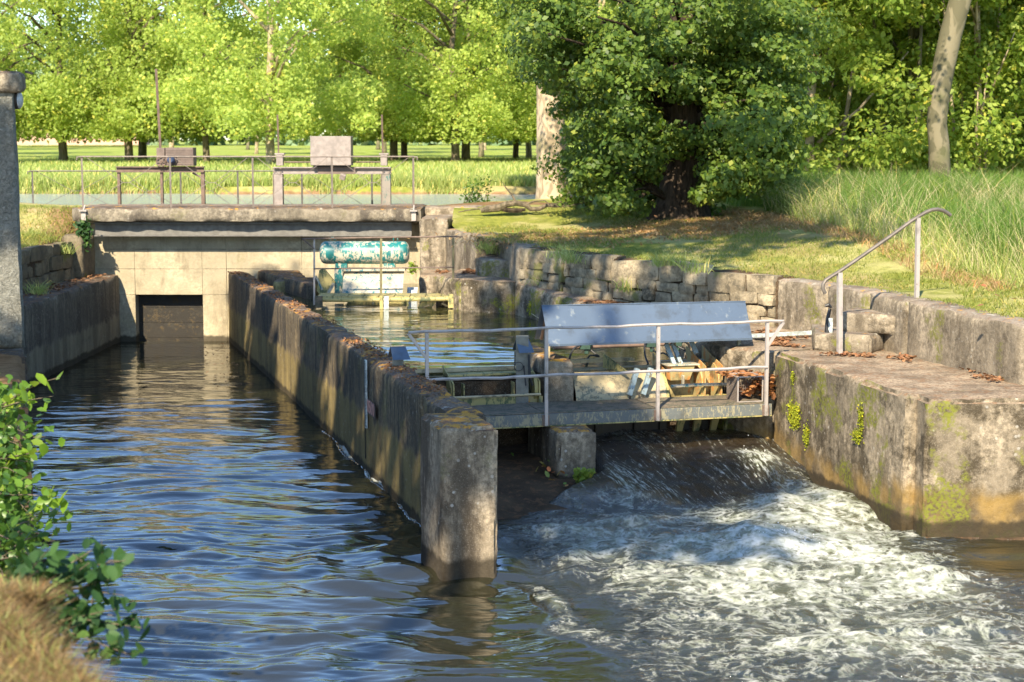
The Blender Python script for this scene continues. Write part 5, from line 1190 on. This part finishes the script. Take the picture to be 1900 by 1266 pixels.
# trees on the banks behind the viewer: they throw the dapples
for (x, y, zc, rx, rz, n_, nl, lab) in ((-7.6,8.0,13.5,4.2,4.5,66,5400,'tall bank tree left of the viewer shading the dividing wall'), (-6.0,-1.4,19,2.2,1.5,28,1800,'tall tree beside the viewer shading the footbridge'), (-2.2,15.0,15.5,3.8,2.6,40,2300,'tall bank tree leaning over the channel and shading the lawn'), (-10.5,19.5,12.5,3.2,3.6,50,4200,'tall tree behind the rendered building')):
    t = thing('bank_tree', lab, 'tree', (x, y, 2.2)); seed_ = int(abs(x*10)); Cc = crown_centres(n_, rx, rz, zc, seed=seed_)+np.array([x, y, 0])
    C, N = clumps(Cc, .95, nl, .5, .8, None, .3)
    C = C[C[:,2] > 8]; N = N[:len(C)]
    bx = x-(4.6 if -6 < x < 0 else 0); trunk_mesh('trunk', [(bx,y,1), (bx+.1,y,5), (bx*.6+x*.4,y,9), (x,y,zc+rz-1)], [.42,.36,.3,.06], BARKD, t, 10, [([(x,y,zc-rz+k*.7), ((x+Cc[k][0])/2,(y+Cc[k][1])/2,(zc-rz+k*.4+Cc[k][2])/2), tuple(Cc[k])], [.12,.07,.03]) for k in range(10)])
    link('crown', leaf_mesh('crown', C, N, .34), L_SHADE, t)

# bushes on the near left bank and other small plants
def plant(name, lab, cat, twigs, nl, lsize, mat, spread=.06, parentloc=None, six=True, tw=.006, up=.5, droop=.3, leafn=None):
    """twigs: list of polylines; leaves sit along them"""
    loc = parentloc or twigs[0][0]; t = thing(name, lab, cat, tuple(loc)); m = MB(); Cs = []
    for tg_ in twigs:
        q = [Vector(p) for p in tg_]; m.tube(q, [tw*(1-.7*i/(len(q)-1)) for i in range(len(q))], 5)
        ls = np.cumsum([0]+[(q[i+1]-q[i]).length for i in range(len(q)-1)])
        n_ = max(2, int(nl*ls[-1]))
        for _ in range(n_):
            u = random.uniform(.15, 1)*ls[-1]; i = min(int(np.searchsorted(ls, u))-1, len(q)-2); i = max(i, 0); p = q[i].lerp(q[i+1], (u-ls[i])/max(ls[i+1]-ls[i], 1e-6)); Cs.append(p+Vector(rng.normal(0, spread, 3)))
    m.build('stems', BARKD, t, True); C = np.array([tuple(c) for c in Cs]); N = rng.normal(size=C.shape)*.6+np.array([0, -.35, up])
    link('leaves', leaf_mesh('leaves', C, N, lsize, .3, 1.2, six, droop), mat, t); return t
def twigset(base, n, L, dirn, sprd, segs=4, sag=.1):
    out = []
    for _ in range(n):
        p = Vector(base)+Vector(rng.normal(0, .06, 3)); d = (Vector(dirn)+Vector(rng.normal(0, sprd, 3))).normalized(); l = L*random.uniform(.5, 1.1); q = [p]
        for k_ in range(segs):
            d = (d+Vector((rng.normal(0, .15), rng.normal(0, .15), rng.normal(0, .1)-sag*.5))).normalized(); q.append(q[-1]+d*l/segs)
        out.append(q)
    return out
tw = []
for py, n_, yy, xo in ((735,7,12.5,-18), (790,9,12,-14), (850,10,11.5,-14), (910,10,11,-14), (965,10,10.5,-10), (1010,8,10,-10)):
    tw += twigset(Q(xo, py+20, yy), n_*2+12, .30, (.22, .0, .25), .8, 4, .25)
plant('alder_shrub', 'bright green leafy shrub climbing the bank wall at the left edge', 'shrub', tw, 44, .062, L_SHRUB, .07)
tw = [[Q(-10,760,12), Q(30,735,11.9), Q(70,712,11.8), Q(112,700,11.8)], [Q(-10,760,12), Q(40,745,11.9), Q(100,735,11.9)], [Q(-5,850,11.5), Q(40,845,11.4), Q(80,835,11.3), Q(112,838,11.3)], [Q(0,920,11), Q(50,918,10.8), Q(108,922,10.8)]]
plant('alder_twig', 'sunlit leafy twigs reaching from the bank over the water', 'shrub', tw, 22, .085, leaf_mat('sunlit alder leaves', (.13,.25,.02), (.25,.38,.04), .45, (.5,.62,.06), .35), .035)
tw = []
for tip in ((188,1010),(232,1040),(250,1150),(262,1165),(205,1075),(160,1090),(215,1130),(180,1180),(240,1215),(120,1060),(140,1130),(230,1105),(165,1045),(110,1110),(90,1020),(150,1200),(195,1160),(130,1175),(70,1060),(100,1160)):
    b_ = Q(0+random.uniform(-10,30), 1130+random.uniform(-40,30), 7.9); e = Q(tip[0], tip[1], 7.5+random.uniform(-.5, .5)); mid = b_.lerp(e, .55)+Vector((0, 0, random.uniform(-.04, .05))); tw.append([b_, b_.lerp(mid, .5), mid, e])
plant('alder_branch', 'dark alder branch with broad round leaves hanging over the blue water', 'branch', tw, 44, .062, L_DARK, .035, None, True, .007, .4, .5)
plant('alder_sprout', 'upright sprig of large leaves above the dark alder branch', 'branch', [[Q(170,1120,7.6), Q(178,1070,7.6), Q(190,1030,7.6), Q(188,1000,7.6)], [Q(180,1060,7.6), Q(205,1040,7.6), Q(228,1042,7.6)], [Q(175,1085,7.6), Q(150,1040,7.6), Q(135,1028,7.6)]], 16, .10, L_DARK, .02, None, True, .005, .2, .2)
# sapling, ivy and small plants
b_ = P(880,378,2.97); tw = []
for _ in range(15): e = Q(random.uniform(856,918), random.uniform(328,368), b_.y+random.uniform(-.4,.4)); s_ = b_+Vector((random.uniform(-.3,.3), 0, 0)); tw.append([s_, s_.lerp(e, .5)+Vector((0,0,.08)), e])
plant('young_alder', 'small bushy sapling at the river edge left of the fallen branch', 'shrub', tw, 40, .055, L_SHRUB, .09)
b_ = P(1108,383,3.0); tw = [[b_+Vector((random.uniform(-1.2,.8), random.uniform(-.3,.5), 0)), Q(1060+random.uniform(0,130), random.uniform(320,372), b_.y)] for _ in range(46)]
plant('elder_shrub', 'dark low shrub at the left foot of the lime tree', 'shrub', tw, 26, .10, L_LIME, .10)
b_ = P(1290,398,2.95); tw = [[b_+Vector((random.uniform(-.3,.6), random.uniform(-.2,.2), 0)), Q(1250+random.uniform(0,80), random.uniform(345,392), b_.y-.1)] for _ in range(20)]
plant('lime_sprouts', 'light green sprouts at the foot of the lime trunk', 'shrub', tw, 24, .11, L_SHRUB, .07)
tw = [[Q(147+random.uniform(-6,14), 408, 37.5), Q(150+random.uniform(-8,24), random.uniform(425,470), 37.4)] for _ in range(16)]
plant('ivy', 'dark ivy tuft hanging under the left end of the bridge slab', 'plant', tw, 60, .075, L_DARK, .05)
tw = [[P(1090,900,.1)+Vector((random.uniform(-.1,.12), -.02, 0)), Q(1066+random.uniform(0,44), random.uniform(868,895), 21.4)] for _ in range(16)]
plant('seedling', 'small green seedling growing at the foot of the low pier', 'plant', tw, 60, .05, L_WOOD, .02)
tw = [[Q(758+random.uniform(0,14), 505, 36), Q(755+random.uniform(0,24), random.uniform(484,502), 35.9)] for _ in range(12)]
plant('wall_weed', 'bright green weed on the wall right of the teal drum', 'plant', tw, 40, .06, L_WOOD, .03)

# grass blades
def blades(name, pts, h, wd, mat, kind='stuff', lean=.35, segs=2, hv=.4):
    n = len(pts); a = rng.uniform(0, 2*np.pi, n); hh = h*(1+hv*rng.uniform(-1, 1, n)) if np.ndim(h) == 0 else h*(1+hv*rng.uniform(-1, 1, n)); sd = np.stack([np.cos(a), np.sin(a), 0*a], -1)*wd/2
    ln = np.stack([rng.normal(0, lean, n), rng.normal(0, lean, n), np.ones(n)], -1)
    p0 = pts; p1 = pts+ln*np.array([.4,.4,.6])*hh[:, None]; p2 = pts+ln*np.array([1.1,1.1,1.])*hh[:, None]
    V = np.stack([p0-sd, p0+sd, p1+sd*.8, p2, p1-sd*.8], 1).reshape(-1, 3); i = np.arange(n)[:, None]*5
    me = bpy.data.meshes.new(name); me.vertices.add(len(V)); me.vertices.foreach_set('co', V.astype(np.float32).ravel())
    idx = np.concatenate([i+np.array([[0,1,2,4]]), i+np.array([[4,2,3,3]])], 1).reshape(n, 8)
    loops = np.concatenate([i+0, i+1, i+2, i+4, i+4, i+2, i+3], 1).ravel()
    me.loops.add(len(loops)); me.loops.foreach_set('vertex_index', loops.astype(np.int32)); st_ = (np.arange(n)[:, None]*7+np.array([[0, 4]])).ravel(); me.polygons.add(2*n); me.polygons.foreach_set('loop_start', st_.astype(np.int32)); me.update(calc_edges=True)
    o = link(name, me, mat); return tag(o, kind=kind)
G_LAWN = leaf_mat('lawn grass blades', (.15,.20,.03), (.34,.33,.08), .3, (.4,.45,.08)); G_TALL = leaf_mat('long meadow grass', (.26,.36,.07), (.52,.54,.20), .4, (.5,.6,.12)); G_DRY = leaf_mat('straw', (.46,.32,.16), (.34,.20,.08), .3, (.6,.4,.15)); G_NEAR = leaf_mat('dry bank straw', (.29,.20,.09), (.18,.12,.05), .25, (.45,.3,.1)); G_SEED = leaf_mat('grass seed heads', (.66,.55,.32), (.52,.46,.24), .3, (.6,.5,.2))
def lawnpts(n, xr, yr, cond=None):
    x = rng.uniform(*xr, n); y = rng.uniform(*yr, n); o_ = x-wl(y)-.26; ok = (o_ > 0) & (np.abs(x) < .40*y+1)
    if cond is not None: ok &= cond(x, y)
    x, y = x[ok], y[ok]; return np.stack([x, y, lawn_z(x, y)-.01], -1)
line = lambda x: 33.5-(x-5.1)*5.0
blades('lawn_grass', lawnpts(150000, (-1, 13), (18, 38.6), lambda x, y: ((y < line(x)+2) | (x < 5)) & (vn(x*1.2, y*1.2, 0) > .28)), .055, .011, G_LAWN, lean=.7)
def tallc(x, y): return (x > 5.0+vn(y, x)*.8) & (y > line(x)-.4+1.2*vn(x*2, y*2))
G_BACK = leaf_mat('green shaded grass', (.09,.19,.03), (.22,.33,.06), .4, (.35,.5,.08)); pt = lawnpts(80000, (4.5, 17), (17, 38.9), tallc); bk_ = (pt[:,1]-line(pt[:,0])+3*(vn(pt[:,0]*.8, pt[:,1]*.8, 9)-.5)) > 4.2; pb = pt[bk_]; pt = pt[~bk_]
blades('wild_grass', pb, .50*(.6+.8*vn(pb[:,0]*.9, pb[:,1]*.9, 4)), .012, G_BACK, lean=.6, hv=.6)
blades('long_grass', pt, (.18+.46*sst(pt[:,1]-line(pt[:,0]), 0, 6))*(.45+1.1*vn(pt[:,0]*.9, pt[:,1]*.9, 4)), .010, G_TALL, lean=.75, hv=.6)
x = rng.uniform(5, 19, 22000); y = rng.uniform(38.9, 47, 22000); blades('wild_grass', np.stack([x, y, far_z(x, y)[0]], -1), .6, .02, G_BACK, lean=.25)
pt = lawnpts(16000, (4.5, 14), (18, 38.8), lambda x, y: tallc(x, y) & ((y-line(x) < 5) | (vn(x, y, 3) > .72))); blades('seed_grass', pt, (.25+.40*sst(pt[:,1]-line(pt[:,0]), 0, 6)+.25*vn(pt[:,0]*.9, pt[:,1]*.9, 4)), .007, G_SEED, lean=.5)
pt = lawnpts(20000, (3, 10), (24, 36.5), lambda x, y: np.abs(y-line(x)+.4) < 1.4); blades('straw_edge', pt, .14, .012, G_DRY, lean=.9)
x = rng.uniform(-2, 6, 30000); y = rng.uniform(31, 35.3, 30000); k_ = np.exp(-((x-limex-.1)/2.6)**2-((y-limey+2.2)/1.3)**2) > rng.random(30000); pt = np.stack([x, y, lawn_z(x, y)], -1)[k_]; blades('dry_litter', pt, .05, .03, G_DRY, lean=1.4)
# river bank grass on the far side, meadow tufts
x = rng.uniform(-26, 12, 42000); y = 56.25+rng.exponential(1.6, 42000); blades('bank_grass', np.stack([x, y, far_z(x, y)[0]-.02], -1), .30, .03, G_TALL, lean=.3)
x = rng.uniform(-34, 22, 60000); y = rng.uniform(57, 125, 60000); blades('meadow_grass', np.stack([x, y, far_z(x, y)[0]-.02], -1), .26, .05, G_TALL, lean=.3)
# near-left straw
y = rng.uniform(4.3, 7.2, 80000); e_ = ledge_x(y); x = e_-rng.uniform(0, 1, 80000)**1.6*2.0; blades('bank_straw', np.stack([x, y, left_z(x, y)-.02], -1), .085, .006, G_NEAR, lean=.7)
x = -9.7-rng.random(16000)**1.5*5; y = rng.uniform(31, 38.8, 16000); blades('terrace_grass', np.stack([x, y, terr_z(x, y)-.01], -1), .09, .012, G_LAWN, lean=.7)
y = rng.uniform(4.3, 7.2, 9000); e_ = ledge_x(y); x = e_-rng.uniform(0, 1, 9000)**1.6*2.0; blades('bank_grass', np.stack([x, y, left_z(x, y)-.02], -1), .09, .006, G_TALL, lean=.5)
# tufts on walls
def tufts(spots, name, h=.16, n=90, mat=None):
    pts = np.concatenate([np.array([p])+rng.normal(0, 1, (n, 3))*np.array([.10, .08, .015]) for p in spots]); return blades(name, pts, h, .010, mat or G_TALL, lean=.75)
tufts([tuple(P(1005,528,1.9)), tuple(P(985,520,1.9)), tuple(P(1020,525,1.9)), tuple(P(1040,480,2.5)), tuple(P(1060,488,2.4)), tuple(P(910,470,2.3)), tuple(P(900,462,2.4)), tuple(P(1225,493,2.5)), tuple(P(1250,492,2.5)), tuple(P(1290,505,2.5)), tuple(P(1165,540,2.0)), tuple(P(70,545,1.7)), tuple(P(120,470,2.1)), tuple(P(60,440,2.4)), tuple(P(80,430,2.4))], 'wall_grass', .2)
# moss cushions
def moss(spots, lab):
    M_ = moss.m = getattr(moss, 'm', None) or leaf_mat('bright moss', (.20,.23,.015), (.34,.36,.02), .15, (.4,.45,.03), .9)
    Cs, Ns = [], []
    for (c, n_, ru, rv, cnt) in spots:
        c = Vector(c); n_ = Vector(n_).normalized(); u_ = n_.cross(Vector((0,0,1))).normalized(); v_ = Vector((0,0,1))
        for _ in range(cnt):
            a, b = rng.normal(0, .45, 2); 
            if vn(a*4+c.x, b*4, c.z) < .35: continue
            Cs.append(tuple(c+u_*a*ru+v_*(b*rv)+n_*random.uniform(.0, .035))); Ns.append(tuple(n_+Vector(rng.normal(0, .5, 3))))
    o = link('moss_cushion', leaf_mesh('moss_cushion', np.array(Cs), np.array(Ns), .024, .4, 1.), M_, None); return tag(o, lab, 'moss')
rn = Vector((-.97, -.24, 0)); wa, wb = Vector((r0.x, r0.y, 0)), Vector((r1.x, r1.y, 0))
rn = (wb-wa).normalized(); rn = Vector((rn.y, -rn.x, 0)); rn = rn if rn.x < 0 else -rn
def onwall(px, z):
    k = min((abs(950+F_PX*((wa+(wb-wa)*t).x/(wa+(wb-wa)*t).y)-px), t) for t in np.linspace(0, 1, 300))[1]; p = wa+(wb-wa)*k; return Vector((p.x, p.y, z))+rn*.0
for px, z, ru, rv, cnt, lab in ((1482,.86,.20,.16,2600,'bright yellow green moss cushion on the river wall beside the footbridge end'), (1506,.66,.09,.15,600,'small moss tail just below the bright cushion on the river wall'), (1478,1.36,.05,.08,150,'tiny moss patch high on the river wall'), (1607,1.12,.08,.22,500,'olive moss streak in the middle of the river wall'), (1600,.92,.12,.08,350,'olive moss foot under the streak in the middle of the river wall')):
    moss([(onwall(px, z), rn, ru, rv, cnt)], lab)
moss([(Q(950,565,31.7), (0,-1,0), .12, .1, 260)], 'yellow moss tuft at the waterline on the pool ledge corner'); moss([(Q(989,573,30.7), (-.4,-1,0), .10, .17, 420)], 'brightest moss tuft hanging just above the pool water')
# leaf litter
def litter(name, regions, n, size, mat, flat=.35):
    Cs = []
    for (poly, z) in regions:
        a, b, c, d = [Vector((*p, 0)) for p in poly]
        for _ in range(n):
            u, v = random.random(), random.random(); p = (a*(1-u)+b*u)*(1-v)+(d*(1-u)+c*u)*v
            if vn(p.x*2.2, p.y*2.2, 7) < .42: continue
            Cs.append((p.x, p.y, (z(u, v) if callable(z) else z)+random.uniform(.008, .03)))
    C = np.array(Cs); N = rng.normal(0, flat, C.shape)+np.array([0, 0, 1.]); o = link(name, leaf_mesh(name, C, N, size, .4, 1.2, True), mat, None); return tag(o, kind='stuff')
litter('ledge_leaves', [([(1.0,28.9),(2.0,27.4),(3.0,27.0),(1.6,28.7)], 1.80), ([(3.4,25.2),(4.0,24.9),(4.5,25.6),(3.9,26.1)], 1.63), ([(3.6,23.9),(4.1,23.7),(4.3,24.9),(3.7,24.7)], 1.63), ([(4.9,22.9),(5.7,20.3),(6.0,20.4),(5.2,22.9)], 1.63), ([(4.1,22.9),(5.0,22.5),(5.2,22.9),(4.2,23.3)], 1.63)], 420, .055, LEAFLIT)
litter('ledge_leaves', [([(-9.45,32.5),(-8.95,32.5),(-8.95,38),(-9.45,38)], 1.51), ([(-1.6,35.3),(-1.0,35.0),(-.7,36.1),(-1.6,36.5)], 1.73), ([(-1.0,33.5),(-.4,33.2),(-.3,34),(-.9,34.5)], 1.89)], 420, .06, LEAFLIT)
litter('basket_leaves', [([tuple(W(3.32,.15,0).xy), tuple(W(3.98,.15,0).xy), tuple(W(3.98,.8,0).xy), tuple(W(3.32,.8,0).xy)], 1.285), ([tuple(W(3.6,.3,0).xy), tuple(W(3.9,.3,0).xy), tuple(W(3.95,.9,0).xy), tuple(W(3.6,.9,0).xy)], lambda u, v: 1.0+.25*u), ([tuple(W(3.78,.05,0).xy), tuple(W(3.88,.05,0).xy), tuple(W(3.9,.6,0).xy), tuple(W(3.8,.6,0).xy)], lambda u, v: 1.0+.3*random.random())], 170, .085, leaf_mat('orange beech leaves', (.40,.19,.07), (.25,.11,.05), .2, (.6,.25,.05), .6))
litter('apron_leaves', [([tuple(W(-.1,-1.1,0).xy), tuple(W(.75,-1.1,0).xy), tuple(W(.75,.2,0).xy), tuple(W(-.1,.2,0).xy)], lambda u, v: min((-1.1+1.3*v+1.5)*.22, .42)+.02)], 75, .07, leaf_mat('scattered leaves', (.14,.28,.05), (.5,.2,.08), .2, (.3,.4,.05), .6))
litter('wall_litter', [([(LA[1][0]+.02, LA[1][1]), (LA[2][0]+.02, LA[2][1]), (RA[2][0]-.02, RA[2][1]), (RA[1][0]-.02, RA[1][1])], 1.57), ([(LA[0][0]+.05, 38), (LA[1][0], LA[1][1]), (RA[1][0], RA[1][1]), (RA[0][0], 38)], 1.57)], 1100, .032, leaf_mat('brown litter crumbs', (.17,.09,.05), (.30,.14,.05), .05, (.2,.1,.03), .9), .5)
litter('lawn_leaves', [([(-1,35),(5,31),(7,34),(0,38)], lambda u, v: 2.98), ([(5.4,20.5),(6.6,20.5),(7.2,25),(6.0,25)], lambda u, v: 2.5)], 10, .08, LEAFLIT)
fa_, fb_ = P(372,640,0), P(440,720,0)
litter('floating_leaves', [([(fa_.x, fa_.y), (fa_.x+.7, fa_.y), (fb_.x+.1, fb_.y), (fb_.x-.5, fb_.y)], .02)], 90, .055, LEAFLIT, .15)
# fallen branch
lb = thing('fallen_branch', 'twisted bare fallen branch lying on the grass left of the lime tree', 'branch', tuple(P(950,388,2.98)))
zz0 = 3.02; yB = P(950,388,2.98).y
def BQ(px, py): return Q(px, py, yB)
MB().tube([BQ(892,391), BQ(905,388), BQ(925,386), BQ(940,379), BQ(958,377), BQ(975,380), BQ(985,388), BQ(1000,388), BQ(1015,381), BQ(1030,383), BQ(1040,384)], [.05,.08,.085,.07,.06,.06,.05,.05,.04,.03,.01], 8).build('main_limb', BARKD, lb, True)
MB().tube([BQ(850,394), BQ(875,389), BQ(905,386), BQ(935,382)], [.01,.02,.03,.04], 6).build('side_limb', BARKD, lb, True)
MB().tube([BQ(958,377), BQ(950,362), BQ(938,348), BQ(932,338)], [.03,.025,.015,.006], 6).build('side_limb', BARKD, lb, True)
MB().tube([BQ(975,380), BQ(990,374), BQ(1010,372), BQ(1022,380)], [.03,.025,.015,.01], 6).build('side_limb', BARKD, lb, True)
MB().tube([BQ(925,386), BQ(940,390), BQ(960,391), BQ(975,389)], [.05,.06,.06,.03], 6).build('side_limb', BARK, lb, True)
# spray droplets thrown up by the white water
ix = rng.integers(0, WX.size, 400000); fx, fy, fh, ff = WX.ravel()[ix], WY.ravel()[ix], WH.ravel()[ix], WF.ravel()[ix]
ok = (ff > .75) & (rng.random(len(ix)) < .05) & (fy > 16.5) & (fx > .3); C = np.stack([fx[ok], fy[ok], fh[ok]+.01+rng.exponential(.045, ok.sum())], -1)[:9000]
s3 = rng.uniform(.004, .012, (len(C), 1)); tet = np.array([(1,1,1),(1,-1,-1),(-1,1,-1),(-1,-1,1)])*.7
V = (C[:, None]+tet[None]*s3[:, None]).reshape(-1, 3); i4 = np.arange(len(C))[:, None]*4; Fc = np.concatenate([i4+np.array([[0,1,2]]), i4+np.array([[0,2,3]]), i4+np.array([[0,3,1]]), i4+np.array([[1,3,2]])], 0)
o = link('spray', mesh('spray', V, Fc, True, 0), simple('spray droplets', (.85,.87,.85), .3, 0, .05), None); tag(o, kind='stuff')
